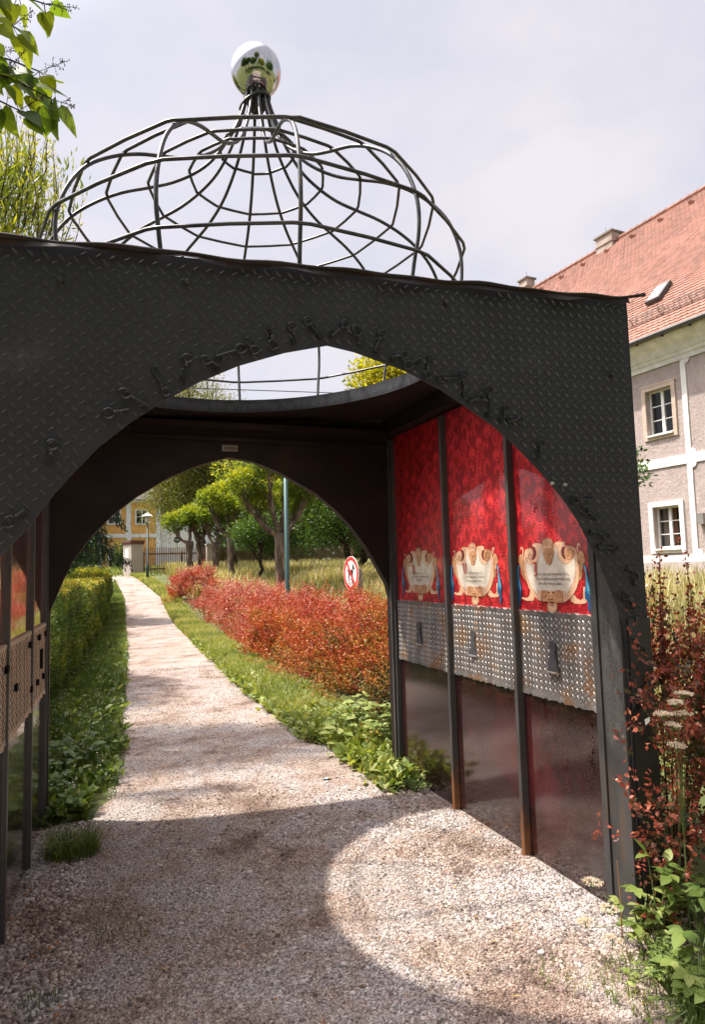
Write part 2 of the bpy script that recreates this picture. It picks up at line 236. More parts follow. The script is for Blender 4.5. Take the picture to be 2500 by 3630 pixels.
ART={'frame': [(-0.2388, 0.0998), (-0.2296, 0.1273), (-0.2064, 0.1421), (-0.1804, 0.1463), (-0.1586, 0.1369), (-0.1543, 0.1214), (-0.1479, 0.0973), (-0.1523, 0.1111), (-0.1222, 0.1068), (-0.1233, 0.1271), (-0.1328, 0.1461), (-0.1532, 0.1555), (-0.1547, 0.1641), (-0.1308, 0.1698), (-0.0819, 0.1659), (-0.0667, 0.1552), (-0.0624, 0.1417), (-0.0198, 0.1466), (0.0207, 0.1368), (0.0248, 0.1545), (0.0435, 0.1667), (0.0787, 0.1683), (0.1153, 0.1649), (0.117, 0.1442), (0.1353, 0.1434), (0.1732, 0.1418), (0.1955, 0.1284), (0.2052, 0.1063), (0.2113, 0.0845), (0.2136, 0.0566), (0.2136, 0.0289), (0.2105, -0.008), (0.2048, -0.0388), (0.1884, -0.0699), (0.1677, -0.095), (0.1424, -0.1175), (0.1124, -0.1341), (0.0823, -0.1471), (0.0825, -0.1097), (0.0821, -0.0907), (-0.0135, -0.0928), (-0.0949, -0.0913), (-0.0995, -0.1147), (-0.1021, -0.1464), (-0.1286, -0.139), (-0.16, -0.1197), (-0.1861, -0.0966), (-0.2068, -0.0731), (-0.2215, -0.0424), (-0.2331, -0.0079), (-0.236, 0.0267), (-0.235, 0.0614)], 'field': [(-0.2161, 0.094), (-0.2125, 0.068), (-0.1851, 0.0537), (-0.1456, 0.0565), (-0.114, 0.0728), (-0.0996, 0.1027), (-0.0949, 0.1396), (-0.0788, 0.1389), (-0.0758, 0.1087), (-0.0498, 0.1013), (0.0281, 0.1023), (0.0334, 0.1054), (0.0439, 0.1407), (0.0598, 0.1385), (0.0583, 0.1014), (0.0664, 0.0786), (0.0895, 0.0589), (0.1229, 0.052), (0.1521, 0.0578), (0.1678, 0.0762), (0.1764, 0.0948), (0.1906, 0.0695), (0.1919, 0.0291), (0.1842, -0.008), (0.1674, -0.0422), (0.141, -0.0769), (0.1047, -0.1107), (0.101, -0.0856), (0.0428, -0.0868), (-0.0135, -0.0928), (-0.0759, -0.0876), (-0.1244, -0.0886), (-0.1273, -0.1104), (-0.1578, -0.0926), (-0.1836, -0.0659), (-0.2089, -0.0285), (-0.2227, 0.0128), (-0.2251, 0.0543)], 'cutL': [(-0.1533, 0.1538), (-0.1329, 0.1444), (-0.1225, 0.1237), (-0.1241, 0.1034), (-0.1376, 0.0869), (-0.1551, 0.0771), (-0.1661, 0.079), (-0.1545, 0.0975), (-0.149, 0.1178), (-0.1586, 0.1369)], 'cutR': [(0.0952, 0.1403), (0.1149, 0.1427), (0.1276, 0.1374), (0.1142, 0.122), (0.1099, 0.0999), (0.1178, 0.0774), (0.1058, 0.0793), (0.0899, 0.0941), (0.0844, 0.1166)], 'curlR': [(0.1102, 0.103), (0.1146, 0.1268), (0.1328, 0.1419), (0.1591, 0.143), (0.1819, 0.1336), (0.1921, 0.1161), (0.1836, 0.0977), (0.1683, 0.0825), (0.1463, 0.0736), (0.1226, 0.0773)], 'curlL': [(-0.2307, 0.1135), (-0.2215, 0.134), (-0.1977, 0.1435), (-0.1725, 0.1391), (-0.1568, 0.1249), (-0.154, 0.1043), (-0.1654, 0.0875), (-0.1827, 0.0838), (-0.2048, 0.092), (-0.2243, 0.0994)], 'shell': [(-0.064, 0.1551), (-0.0635, 0.1751), (-0.048, 0.1877), (-0.0176, 0.1927), (0.0093, 0.1847), (0.0234, 0.1693), (0.0227, 0.1481), (0.0108, 0.1404), (0.005, 0.1325), (-0.0472, 0.1328), (-0.0543, 0.143)], 'face': [(-0.0537, 0.118), (-0.0419, 0.1326), (-0.0128, 0.1364), (0.0151, 0.1304), (0.024, 0.1138), (0.0197, 0.0928), (0.0084, 0.08), (0.0042, 0.0605), (-0.0063, 0.0574), (-0.0176, 0.0461), (-0.0271, 0.0578), (-0.0378, 0.0547), (-0.0406, 0.0712), (-0.0511, 0.0847), (-0.0561, 0.1015)], 'headR': [(0.2144, 0.106), (0.2266, 0.1149), (0.2401, 0.1129), (0.2525, 0.1002), (0.259, 0.0802), (0.2637, 0.0618), (0.2513, 0.0575), (0.2522, 0.0529), (0.2438, 0.0484), (0.2444, 0.0286), (0.233, 0.0164), (0.2374, -0.0019), (0.2252, -0.0234), (0.2098, -0.0326), (0.212, 0.0043), (0.2103, 0.0289), (0.2012, 0.0569), (0.2058, 0.0846)], 'curlTR': [(0.209, 0.1124), (0.2038, 0.1281), (0.2087, 0.1481), (0.2209, 0.1568), (0.2318, 0.1501), (0.2292, 0.1348), (0.2189, 0.1322), (0.2243, 0.1428), (0.2177, 0.1461), (0.2132, 0.1308), (0.2183, 0.1136)], 'headL': [(-0.247, 0.107), (-0.264, 0.1145), (-0.2825, 0.1062), (-0.2915, 0.0906), (-0.2909, 0.0765), (-0.2959, 0.066), (-0.2843, 0.0623), (-0.2842, 0.0482), (-0.2709, 0.0306), (-0.2711, 0.0061), (-0.2487, -0.0218), (-0.2243, -0.0424), (-0.229, -0.0079), (-0.2378, 0.0268), (-0.239, 0.0615), (-0.2333, 0.0822)], 'curlTL': [(-0.2441, 0.1069), (-0.2389, 0.1346), (-0.249, 0.1542), (-0.2638, 0.1538), (-0.2693, 0.1445), (-0.2622, 0.1372), (-0.2556, 0.1457), (-0.2502, 0.1403), (-0.25, 0.121), (-0.2545, 0.1089)], 'drapeR': [(0.2415, 0.0485), (0.2594, 0.0482), (0.2716, 0.0343), (0.2753, -0.002), (0.2855, -0.0382), (0.2951, -0.08), (0.2887, -0.1041), (0.2911, -0.1549), (0.277, -0.1929), (0.2679, -0.1708), (0.2689, -0.1317), (0.25, -0.1203), (0.2496, -0.087), (0.2597, -0.0565), (0.2625, 0.0041), (0.2561, 0.0345)], 'drapeRd': [(0.2505, -0.087), (0.2605, -0.0837), (0.2885, -0.1071), (0.2911, -0.1549), (0.277, -0.1929), (0.2679, -0.1708), (0.2689, -0.1317), (0.25, -0.1203)], 'drapeRl': [(0.2591, 0.0436), (0.2659, 0.0344), (0.2673, -0.002), (0.2762, -0.0443), (0.2855, -0.0802), (0.2771, -0.0864), (0.2677, -0.0504), (0.265, -0.008), (0.26, 0.0284)], 'drapeL': [(-0.272, 0.0533), (-0.2816, 0.0447), (-0.2877, 0.0061), (-0.2846, -0.0289), (-0.2735, -0.0742), (-0.2763, -0.1091), (-0.2853, -0.1477), (-0.2876, -0.1756), (-0.2972, -0.1847), (-0.3043, -0.1623), (-0.3099, -0.1205), (-0.3173, -0.0643), (-0.3074, -0.0008), (-0.3033, 0.0344), (-0.2899, 0.0518)], 'drapeLd': [(-0.313, -0.0854), (-0.2972, -0.0746), (-0.2755, -0.0986), (-0.2763, -0.1091), (-0.2853, -0.1477), (-0.2876, -0.1756), (-0.2972, -0.1847), (-0.3043, -0.1623), (-0.3099, -0.1205)], 'tailR': [(0.1364, -0.1333), (0.1576, -0.1046), (0.167, -0.1043), (0.1841, -0.1224), (0.2154, -0.1306), (0.2345, -0.1178), (0.2368, -0.0629), (0.2503, -0.0627), (0.2507, -0.1218), (0.2645, -0.1319), (0.2459, -0.1431), (0.2185, -0.1481), (0.1634, -0.1478)], 'tailL': [(-0.183, -0.0932), (-0.1971, -0.0935), (-0.2047, -0.1176), (-0.223, -0.1318), (-0.2576, -0.1311), (-0.2796, -0.1283), (-0.2786, -0.137), (-0.2358, -0.1477), (-0.1732, -0.1455), (-0.1545, -0.1196)], 'block': [(-0.0978, -0.0947), (-0.0812, -0.0877), (-0.0495, -0.0887), (-0.04, -0.1), (0.0115, -0.1004), (0.0328, -0.087), (0.0678, -0.0847), (0.0821, -0.0907), (0.0776, -0.1448), (0.0278, -0.1482), (0.0028, -0.1443), (-0.0858, -0.1442), (-0.0984, -0.1346)], 'ring': [(-0.0362, -0.149), (-0.0503, -0.1626), (-0.0522, -0.1856), (-0.0379, -0.2013), (-0.0122, -0.2032), (0.0161, -0.1979), (0.031, -0.1818), (0.0319, -0.1593), (0.0178, -0.147), (-0.0059, -0.1576)], 'ringin': [(-0.0283, -0.1601), (0.0042, -0.1588), (0.0215, -0.1629), (0.0212, -0.179), (0.0066, -0.191), (-0.0166, -0.1937), (-0.0325, -0.1863), (-0.0365, -0.1718)], 'knob': [(-0.0238, -0.0931), (-0.0222, -0.0865), (-0.0126, -0.0824), (-0.0037, -0.0861), (-0.003, -0.1023), (-0.0147, -0.1075), (-0.0236, -0.1028)]}
ARTL={'spR': [(0.1226, 0.0773), (0.1462, 0.072), (0.1683, 0.0825), (0.1792, 0.1009), (0.1761, 0.1198), (0.1603, 0.1282), (0.1409, 0.1242), (0.1303, 0.1119), (0.1338, 0.096), (0.148, 0.094), (0.1558, 0.1032), (0.1493, 0.1107), (0.1419, 0.1068)], 'spL': [(-0.1633, 0.0789), (-0.1827, 0.0838), (-0.1928, 0.0985), (-0.186, 0.1121), (-0.169, 0.1133), (-0.1612, 0.1045), (-0.1704, 0.0962)], 'spB1': [(-0.0845, -0.1276), (-0.0914, -0.1145), (-0.0848, -0.0994), (-0.0658, -0.094), (-0.0534, -0.1036), (-0.0574, -0.1201), (-0.0707, -0.1222), (-0.0752, -0.1124)], 'spB2': [(0.0398, -0.1237), (0.0336, -0.1079), (0.0423, -0.0932), (0.0624, -0.0912), (0.0719, -0.1069), (0.0625, -0.1199), (0.0506, -0.1138), (0.0562, -0.1057)], 'edgeR': [(0.1764, 0.0948), (0.1927, 0.0663), (0.1919, 0.0291), (0.1842, -0.008), (0.1674, -0.0422), (0.141, -0.0769), (0.1047, -0.1117), (0.101, -0.0856)], 'edgeL': [(-0.2161, 0.094), (-0.2251, 0.0543), (-0.2227, 0.0128), (-0.2089, -0.0285), (-0.1836, -0.0659), (-0.1578, -0.0926), (-0.1274, -0.1114), (-0.1244, -0.0886)], 'uR': [(0.0598, 0.1385), (0.0583, 0.1014), (0.0664, 0.0786), (0.0895, 0.0589), (0.1229, 0.052), (0.1521, 0.0578), (0.1678, 0.0762)], 'uL': [(-0.2163, 0.0922), (-0.207, 0.0644), (-0.1852, 0.053), (-0.1457, 0.0558), (-0.1124, 0.0728), (-0.0979, 0.1027), (-0.0938, 0.1395)], 'brow': [(-0.0436, 0.1127), (-0.0229, 0.1088), (-0.0155, 0.1036), (-0.0022, 0.1081), (0.0162, 0.1124)], 'nose': [(-0.0155, 0.1036), (-0.0207, 0.084), (-0.0121, 0.0821)], 'mouth': [(-0.0282, 0.0759), (-0.018, 0.0724), (-0.0048, 0.0761)], 'sh1': [(-0.0507, 0.1545), (-0.0386, 0.1739)], 'sh2': [(-0.0326, 0.1504), (-0.0268, 0.1767)], 'sh3': [(-0.0143, 0.1497), (-0.0096, 0.1758)], 'sh4': [(0.004, 0.1522), (0.0031, 0.1719)], 'sh5': [(-0.0616, 0.1516), (-0.06, 0.1716), (-0.043, 0.1841), (-0.0179, 0.1888), (0.0064, 0.1809), (0.0179, 0.1647), (0.0154, 0.1468)], 'be1': [(-0.0338, 0.0711), (-0.0297, 0.0578)], 'be2': [(0.0, 0.072), (-0.0035, 0.0606)], 'hr1': [(0.2424, 0.0867), (0.2558, 0.0848)], 'hr2': [(0.2233, 0.0749), (0.2137, 0.069), (0.2083, 0.0598), (0.2192, 0.0535), (0.2267, 0.061)], 'hr3': [(0.2205, 0.0411), (0.2253, 0.0165), (0.221, -0.008)], 'hr4': [(0.2314, 0.0348), (0.2339, 0.0103), (0.225, -0.0142)], 'hl1': [(-0.2871, 0.087), (-0.2721, 0.0884)], 'hl2': [(-0.2548, 0.0827), (-0.2408, 0.0755), (-0.2449, 0.0616), (-0.2565, 0.0618)], 'hl3': [(-0.2553, 0.0409), (-0.2523, 0.006), (-0.2319, -0.0287)], 'dk1': [(-0.0424, -0.1295), (-0.0169, -0.1352), (0.0092, -0.1279)], 'dk2': [(-0.0177, -0.145), (-0.0183, -0.1646), (0.0036, -0.1653), (0.0051, -0.1474)]}










# ---------------------------------------------------------------- terrain
def sst(t): t = np.clip(t, 0, 1); return t * t * (3 - 2 * t)
def H(x, y):
    x = np.asarray(x, float); y = np.asarray(y, float)
    h = 1.6 * sst((y - 20) / 24.0) + 0.028 * np.clip(y - 44, 0, 60)
    h = h + 0.75 * sst((x - 5) / 8.0) * (1 - sst((y - 20) / 24.0)) * sst((y + 6) / 10)
    return h

def stroke2(pts, wd):
    """2D polyline -> list of quads (as 2D polys) with per-point width"""
    n = len(pts); ww = wd if hasattr(wd, '__len__') else [wd] * n; Lp = []; Rp = []
    for i in range(n):
        a = pts[max(i - 1, 0)]; b_ = pts[min(i + 1, n - 1)]; dx, dy = b_[0] - a[0], b_[1] - a[1]; l = math.hypot(dx, dy) or 1
        nx, ny = -dy / l, dx / l; Lp.append((pts[i][0] + nx * ww[i] / 2, pts[i][1] + ny * ww[i] / 2)); Rp.append((pts[i][0] - nx * ww[i] / 2, pts[i][1] - ny * ww[i] / 2))
    return [(Lp[i], Lp[i + 1], Rp[i + 1], Rp[i]) for i in range(n - 1)]
def flat(mb, polys, fn, mi=0):
    for p in polys: mb.add([fn(u, v) for u, v in p], [tuple(range(len(p)))], mi)
def pip(x, y, poly):
    c = False; n = len(poly); j = n - 1
    for i in range(n):
        xi, yi = poly[i]; xj, yj = poly[j]
        if (yi > y) != (yj > y) and x < (xj - xi) * (y - yi) / (yj - yi) + xi: c = not c
        j = i
    return c
def pdist(x, y, poly):
    best = 9
    for i in range(len(poly)):
        x0, y0 = poly[i]; x1, y1 = poly[(i + 1) % len(poly)]; dx, dy = x1 - x0, y1 - y0; q = dx * dx + dy * dy
        t_ = 0 if q == 0 else max(0, min(1, ((x - x0) * dx + (y - y0) * dy) / q)); best = min(best, math.hypot(x0 + t_ * dx - x, y0 + t_ * dy - y))
    return best
def lens(mb, cu, cv, ang, Ln, Wd, Ht, fn, mi=0):
    """raised tread lens; fn(u,v,h)->xyz"""
    c, s = math.cos(ang), math.sin(ang)
    def q(a, b_, h): return fn(cu + a * c - b_ * s, cv + a * s + b_ * c, h)
    v = [q(-Ln / 2, 0, 0), q(-Ln * .2, Wd / 2, 0), q(Ln * .2, Wd / 2, 0), q(Ln / 2, 0, 0), q(Ln * .2, -Wd / 2, 0), q(-Ln * .2, -Wd / 2, 0), q(-Ln * .25, 0, Ht), q(Ln * .25, 0, Ht)]
    mb.add(v, [(0, 6, 1), (1, 6, 7, 2), (2, 7, 3), (3, 7, 4), (4, 7, 6, 5), (5, 6, 0)], mi)

def paisley(rng, cu, cv, S, kind, fl):
    """damask motif built from tapered strokes; returns 2D polys"""
    o = []
    def tr(p, a=0, k=1): 
        x, y = p[0] * k * fl, p[1] * k; return (cu + x * math.cos(a) - y * math.sin(a), cv + x * math.sin(a) + y * math.cos(a))
    rot = rng.uniform(-0.35, 0.35)
    def st(pts, w_): o.extend(stroke2([tr(p, rot, S) for p in pts], [q * S * 1.55 for q in w_]))
    if kind == 0:   # curling feather
        sp = []
        for i in range(15):
            t_ = i / 14; a = -1.2 + t_ * 4.4; r = 0.36 * (1 - 0.62 * t_); sp.append((0.05 + r * math.cos(a) * 0.9, -0.05 + r * math.sin(a) * 1.25))
        st(sp, [0.03 + 0.02 * math.sin(i / 14 * PI) for i in range(15)])
        for i in range(1, 14):
            x, y = sp[i]; dx, dy = sp[i + 1 if i < 14 else i][0] - sp[i - 1][0], sp[i + 1 if i < 14 else i][1] - sp[i - 1][1]; l = math.hypot(dx, dy) or 1
            nx, ny = dy / l, -dx / l; ln = 0.20 * math.sin(PI * (0.15 + 0.8 * i / 14)) + 0.03
            st([(x + nx * .02, y + ny * .02), (x + nx * ln * .6 + dx / l * .02, y + ny * ln * .6 + dy / l * .02), (x + nx * ln + dx / l * .07, y + ny * ln + dy / l * .07)], [0.02, 0.042, 0.006])
            if i < 10: st([(x - nx * .03, y - ny * .03), (x - nx * .11, y - ny * .11)], [0.03, 0.008])
    elif kind == 1:  # ring with ribs
        N = 16; el = [(0.24 * math.cos(2 * PI * i / N), 0.42 * math.sin(2 * PI * i / N)) for i in range(N + 1)]
        st(el, [0.035] * (N + 1)); el2 = [(0.13 * math.cos(2 * PI * i / 12), 0.27 * math.sin(2 * PI * i / 12) - .03) for i in range(11)]; st(el2, [0.03] * 11)
        for i in range(N):
            a = 2 * PI * i / N; st([(0.27 * math.cos(a), 0.45 * math.sin(a)), (0.33 * math.cos(a + .08), 0.53 * math.sin(a + .08))], [0.05, 0.015])
        for k in range(4): st([(-.08, -.2 + k * .1), (0, -.17 + k * .1), (.08, -.2 + k * .1)], [0.012, 0.035, 0.012])
    elif kind == 2:  # fan palmette
        for i in range(9):
            a = -0.15 + (PI + .3) * i / 8; ln = 0.46 - 0.1 * abs(i - 4) / 4
            st([(0.03 * math.cos(a), -.12 + 0.03 * math.sin(a)), (ln * .55 * math.cos(a), -.12 + ln * .6 * math.sin(a)), (ln * math.cos(a) * .95, -.12 + ln * math.sin(a) + .02)], [0.015, 0.07, 0.03])
        st([(-.3, -.2), (-.12, -.32), (0, -.2), (.12, -.32), (.3, -.2)], [0.01, .04, .05, .04, .01]); st([(0, -.2), (.02, -.38), (-.05, -.52)], [.04, .03, .01])
    else:           # flower with arcs
        for k, r in enumerate((0.12, 0.24, 0.36)):
            st([(r * math.cos(a), r * 1.1 * math.sin(a)) for a in np.linspace(-0.5 + k * .5, 3.9 + k * .4, 12)], [0.01] + [0.045] * 10 + [0.01])
        for i in range(7):
            a = 2 * PI * i / 7; st([(0.42 * math.cos(a), 0.45 * math.sin(a)), (0.5 * math.cos(a + .2), 0.53 * math.sin(a + .2))], [0.07, 0.02])
    return o

def edelweiss(rng, cu, cv, Rr, wd):
    o = []
    n = 8; a0 = rng.uniform(0, 1)
    for i in range(n):
        a = a0 + 2 * PI * i / n; r = Rr * rng.uniform(0.8, 1.1); c, s = math.cos(a), math.sin(a)
        for sg in (-1, 1):
            o += stroke2([(cu + x * r * c - y * sg * r * s, cv + x * r * s + y * sg * r * c) for x, y in ((.15, 0), (.45, .13), (.75, .10), (1, 0))], wd)
        o += stroke2([(cu + .2 * r * c, cv + .2 * r * s), (cu + .8 * r * c, cv + .8 * r * s)], wd * .7)
    o += stroke2([(cu + Rr * .13 * math.cos(2 * PI * k / 6), cv + Rr * .13 * math.sin(2 * PI * k / 6)) for k in range(7)], wd)
    return o

# ---------------------------------------------------------------- pavilion
CX0, CY0 = 0.86, 3.60
TZ = lambda x: 0.045 * (x - CX0)
pav = thing('pavilion', 'black diamond plate gateway with pointed arches, red side panels and an open rod dome', 'pavilion', (0.9, 3.64, 0))
def P_(mb, name, mats, parent=None, smooth=False):
    o = mb.build(name, mats, parent or pav, smooth)
    if parent is None or parent is pav: o.location = (-0.9, -3.64, 0)
    return o
# children are authored in world coordinates: every part mesh is stored relative to the pavilion origin
ARF = [(-.463, 0), (-.461, 1.31), (-.439, 1.397), (-.39, 1.479), (-.343, 1.589), (-.287, 1.671), (-.204, 1.765), (-.130, 1.875), (-.068, 1.951), (.006, 2.036), (.108, 2.127), (.213, 2.204), (.336, 2.283), (.485, 2.359), (.662, 2.425), (.835, 2.471), (.95, 2.455), (1.169, 2.398), (1.329, 2.332), (1.446, 2.268), (1.581, 2.190), (1.679, 2.116), (1.803, 2.006), (1.920, 1.886), (1.997, 1.785), (2.103, 1.600), (2.15, 1.495), (2.190, 1.397), (2.215, 1.312), (2.221, 1.152), (2.221, .724), (2.223, 0)]
plate_out = [(2.36, 0), (2.352, 2.727 + .043 * 2.352), (-.60, 2.727 - .043 * .6), (-.60, 0)]
plate = ARF + plate_out
fw = MB(); ff = lambda u, v, t_: (u, t_, v)
fw.prism(plate, ff, 2.384, 2.376)
rng = random.Random(4)
pit = 0.0475
for i in range(-14, 52):
    for j in range(27, 62):
        for k in (0, 1):
            u = i * pit + k * pit * .5; v = j * pit + k * pit * .5
            if v < 1.35 or v > 2.71 + .043 * u or not pip(u, v, plate): continue
            if pdist(u, v, plate) < .014: continue
            lens(fw, u + rng.uniform(-.0008, .0008), v, (-0.82 if k else 0.62) + rng.uniform(-.05, .05), 0.038 if k else .030, 0.0105 if k else .0070, 0.0052 if k else .0026, lambda a, b_, h: (a, 2.376 - h, b_), k)
front_wall = P_(fw, 'front_wall', [MAT['black_plate'], MAT['plate_worn']])
front_wall['label'] = 'black diamond plate facade with a wide pointed arch'
# smooth skirt below the tread plate seam on the right leg, thin lap
for x0, x1 in ((2.235, 2.362), (-.60, -.47)): sk = MB(); sk.box(x0, x1, 2.368, 2.3755, 0, 1.345); P_(sk, 'skirt', MAT['black_metal'], front_wall)
# roof edge lip, slightly wavy
lp = MB(); pts = []; rad = []
for i in range(61):
    x = -.64 + i * (3.08 / 60); wv = .005 * math.sin(x * 9) + .004 * math.sin(x * 21 + 1)
    z = 2.733 + .043 * x + .6 * wv + (0.03 * max(0, (x - 2.2) / .24) ** 2); pts.append((x, 2.352 - .3 * wv, z)); rad.append(.009 + .002 * math.sin(x * 13))
lp.tube(pts, rad, 8)
for i in range(60):
    a, b_ = pts[i], pts[i + 1]
    if b_[0] > 2.38: break
    v = [(a[0], 2.352, a[2]), (b_[0], 2.352, b_[2]), (b_[0], 2.345 + .01 * math.sin(b_[0] * 15), b_[2] - .026 - .007 * math.sin(b_[0] * 17)), (a[0], 2.345 + .01 * math.sin(a[0] * 15), a[2] - .026 - .007 * math.sin(a[0] * 17))]
    lp.add(v, [(0, 1, 2, 3)])
P_(lp, 'roof_edge', [MAT['dark_inner']], None, True)
# keys welded round the arch
def key(p0, p1, seed):
    r_ = random.Random(seed); b0 = Vector((p0[0], 0, p0[1])); b1 = Vector((p1[0], 0, p1[1])); d = (b1 - b0); ln = d.length; d = d.normalized(); s = Vector((-d.z, 0, d.x)) * r_.choice((-1, 1))
    F_ = lambda a, b_, c: b0 + d * a + s * b_ + Vector((0, 2.376 - c, 0)); k = MB()
    br = .014 + r_.uniform(0, .005); ey = r_.uniform(.85, 1.25)
    k.tube([F_(br * math.cos(q) * ey, br * math.sin(q), .011) for q in np.linspace(0, 2 * PI, 13)[:-1]], .0042, 6, closed=True)
    k.tube([F_(br * ey, 0, .011), F_(br * ey + .006, 0, .011), F_(br * ey + .010, 0, .011), F_(br * ey + .014, 0, .011), F_(br * ey + .018, 0, .011), F_(ln, 0, .011)], [.005, .007, .005, .007, .0045, .0043], 6)
    for q in (ln - .020, ln - .006):
        v = [F_(q, 0, .007), F_(q + .008, 0, .007), F_(q + .008, .018, .007), F_(q, .018 - r_.uniform(0, .005), .007)] + [F_(q, 0, .014), F_(q + .008, 0, .014), F_(q + .008, .018, .014), F_(q, .018, .014)]
        k.add(v, [(0, 1, 2, 3), (7, 6, 5, 4), (0, 4, 5, 1), (1, 5, 6, 2), (2, 6, 7, 3), (3, 7, 4, 0)])
    v0 = [F_(ln - .022, .001, .008), F_(ln + .003, .001, .008), F_(ln + .003, .009, .008), F_(ln - .022, .009, .008), F_(ln - .022, .001, .013), F_(ln + .003, .001, .013), F_(ln + .003, .009, .013), F_(ln - .022, .009, .013)]
    k.add(v0, [(0, 1, 2, 3), (7, 6, 5, 4), (0, 4, 5, 1), (1, 5, 6, 2), (2, 6, 7, 3), (3, 7, 4, 0)])
    # two weld tabs back to the plate
    for q in (br * ey + .02, ln - .015): k.tube([F_(q, 0, .010), F_(q, 0, -.001)], .003, 5)
    return P_(k, 'key', MAT['key_iron'], front_wall, False)
KEYS = [(0.035, 2.15, 0.101, 2.169), (0.087, 2.223, 0.168, 2.183), (0.225, 2.238, 0.175, 2.316), (0.3, 2.367, 0.289, 2.278), (0.365, 2.366, 0.413, 2.346), (0.493, 2.42, 0.401, 2.383), (0.544, 2.42, 0.503, 2.449), (0.615, 2.446, 0.609, 2.509), (0.69, 2.526, 0.707, 2.465), (0.754, 2.554, 0.803, 2.493), (0.909, 2.56, 0.852, 2.505), (0.956, 2.537, 0.976, 2.485), (1.064, 2.535, 1.028, 2.463), (1.162, 2.46, 1.102, 2.445), (1.177, 2.418, 1.232, 2.454), (1.265, 2.384, 1.270, 2.464), (1.326, 2.375, 1.401, 2.379), (1.437, 2.399, 1.428, 2.307), (1.516, 2.309, 1.457, 2.284), (1.557, 2.345, 1.554, 2.229), (1.638, 2.269, 1.615, 2.209), (1.705, 2.224, 1.644, 2.209), (1.811, 2.126, 1.794, 2.053), (1.975, 1.878, 2.072, 1.879), (2.03, 1.832, 2.095, 1.789), (2.138, 1.719, 2.053, 1.743), (2.185, 1.660, 2.091, 1.664), (2.288, 1.537, 2.25, 1.578), (2.222, 1.446, 2.278, 1.399), (2.253, 1.24, 2.32, 1.208), (2.302, 1.029, 2.317, 1.082), (2.25, 0.954, 2.29, 0.974), (-0.138, 2.034, -0.145, 1.972), (-0.261, 1.779, -0.217, 1.821)]
for i, k in enumerate(KEYS): key(k[:2], k[2:], i)
for (x, z) in ((.301, 2.65), (1.369, 2.705), (2.232, 2.466), (2.285, 1.34), (2.29, 1.501), (-.12, 2.60)):
    bq = MB(); bq.tube([(x, 2.378, z), (x, 2.362, z), (x, 2.358, z)], [.011, .011, .007], 8); P_(bq, 'bolt', MAT['black_metal'], front_wall)
for (x, z) in ((1.863, 1.951), (1.93, 1.946)):
    bq = MB(); bq.tube([(x, 2.378, z), (x, 2.366, z)], [.009, .007], 8); P_(bq, 'bolt', MAT['steel_lens'], front_wall)['label'] = 'bright bare steel bolt'

# back wall
ARB = [(-.29, 0), (-.29, 1.37), (-.25, 1.47), (-.206, 1.582), (-.149, 1.706), (-.044, 1.862), (.101, 2.018), (.271, 2.157), (.478, 2.290), (.675, 2.381), (.80, 2.425), (.913, 2.458), (1.103, 2.432), (1.305, 2.356), (1.6, 2.197), (1.765, 2.064), (1.896, 1.927), (2.013, 1.771), (2.1, 1.628), (2.188, 1.47), (2.212, 1.37), (2.215, 0)]
bw = MB(); bw.prism(ARB + [(2.34, 0), (2.34, 2.80), (-.44, 2.70), (-.44, 0)], ff, 4.98, 4.905)
bw.box(-.40, 2.20, 4.87, 4.90, 2.575, 2.60); bw.box(-.40, 2.20, 4.80, 4.90, 2.66, 2.70)
back_wall = P_(bw, 'back_wall', MAT['dark_inner']); back_wall['label'] = 'dark far wall with a pointed arch'
npb = MB(); npb.box(.868, .985, 4.892, 4.9, 2.500, 2.548)
def text_mesh(s, size, loc_fn, mi, mb, align='LEFT', extr=0.0, shear=0.0, xs=1.0):
    cu = bpy.data.curves.new('lettering', 'FONT'); cu.body = s; cu.size = size; cu.align_x = align; cu.shear = shear; cu.resolution_u = 3
    o = bpy.data.objects.new('lettering', cu); C.objects.link(o); bpy.context.view_layer.update()
    me = bpy.data.meshes.new_from_object(o.evaluated_get(bpy.context.evaluated_depsgraph_get()))
    mb.add([loc_fn(v.co.x * xs, v.co.y) for v in me.vertices], [tuple(p.vertices) for p in me.polygons], mi)
    bpy.data.objects.remove(o); bpy.data.curves.remove(cu); bpy.data.meshes.remove(me)
mat('plate_pale', (0.30, 0.235, 0.19), 14, 0.5, 0.2)
text_mesh('VRESH', .036, lambda a, b_: (.9265 + a, 4.8905, 2.511 + b_), 1, npb, 'CENTER', xs=.92)
P_(npb, 'name_plate', [MAT['plate_pale'], MAT['art_ink']], back_wall)

# roof: square slab with a round hole, slightly falling to the left
rf = MB(); N = 72; V = []
for zz in (2.745, 2.775):
    for rr_ in (0, 1):
        for i in range(N):
            a = 2 * PI * i / N; c, s = math.cos(a), math.sin(a)
            if rr_ == 0: x, y = CX0 + 1.083 * c, CY0 + 1.083 * s
            else:
                k = 1 / max(abs(c) / (1.50 if c > 0 else 1.46), abs(s) / (1.38 if s > 0 else 1.215)); x, y = CX0 + k * c, CY0 + k * s
            V.append((x, y, zz + TZ(x)))
F = []
for i in range(N):
    j = (i + 1) % N; F += [(i, j, N + j, N + i)[::1], (2 * N + i, 3 * N + i, 3 * N + j, 2 * N + j), (i, 2 * N + i, 2 * N + j, j), (N + i, N + j, 3 * N + j, 3 * N + i)]
rf.add(V, F)
for bx in ((-.34, -.24, 2.40, 4.86), (2.17, 2.27, 2.40, 4.86)):
    x0, x1, y0, y1 = bx; z = 2.615 + TZ(x0); rf.box(x0, x1, y0, y1, z, z + .128)
rf.box(-.2, 2.16, 2.392, 2.46, 2.62, 2.70)
P_(rf, 'roof', MAT['dark_inner'])
rm = MB(); V = []
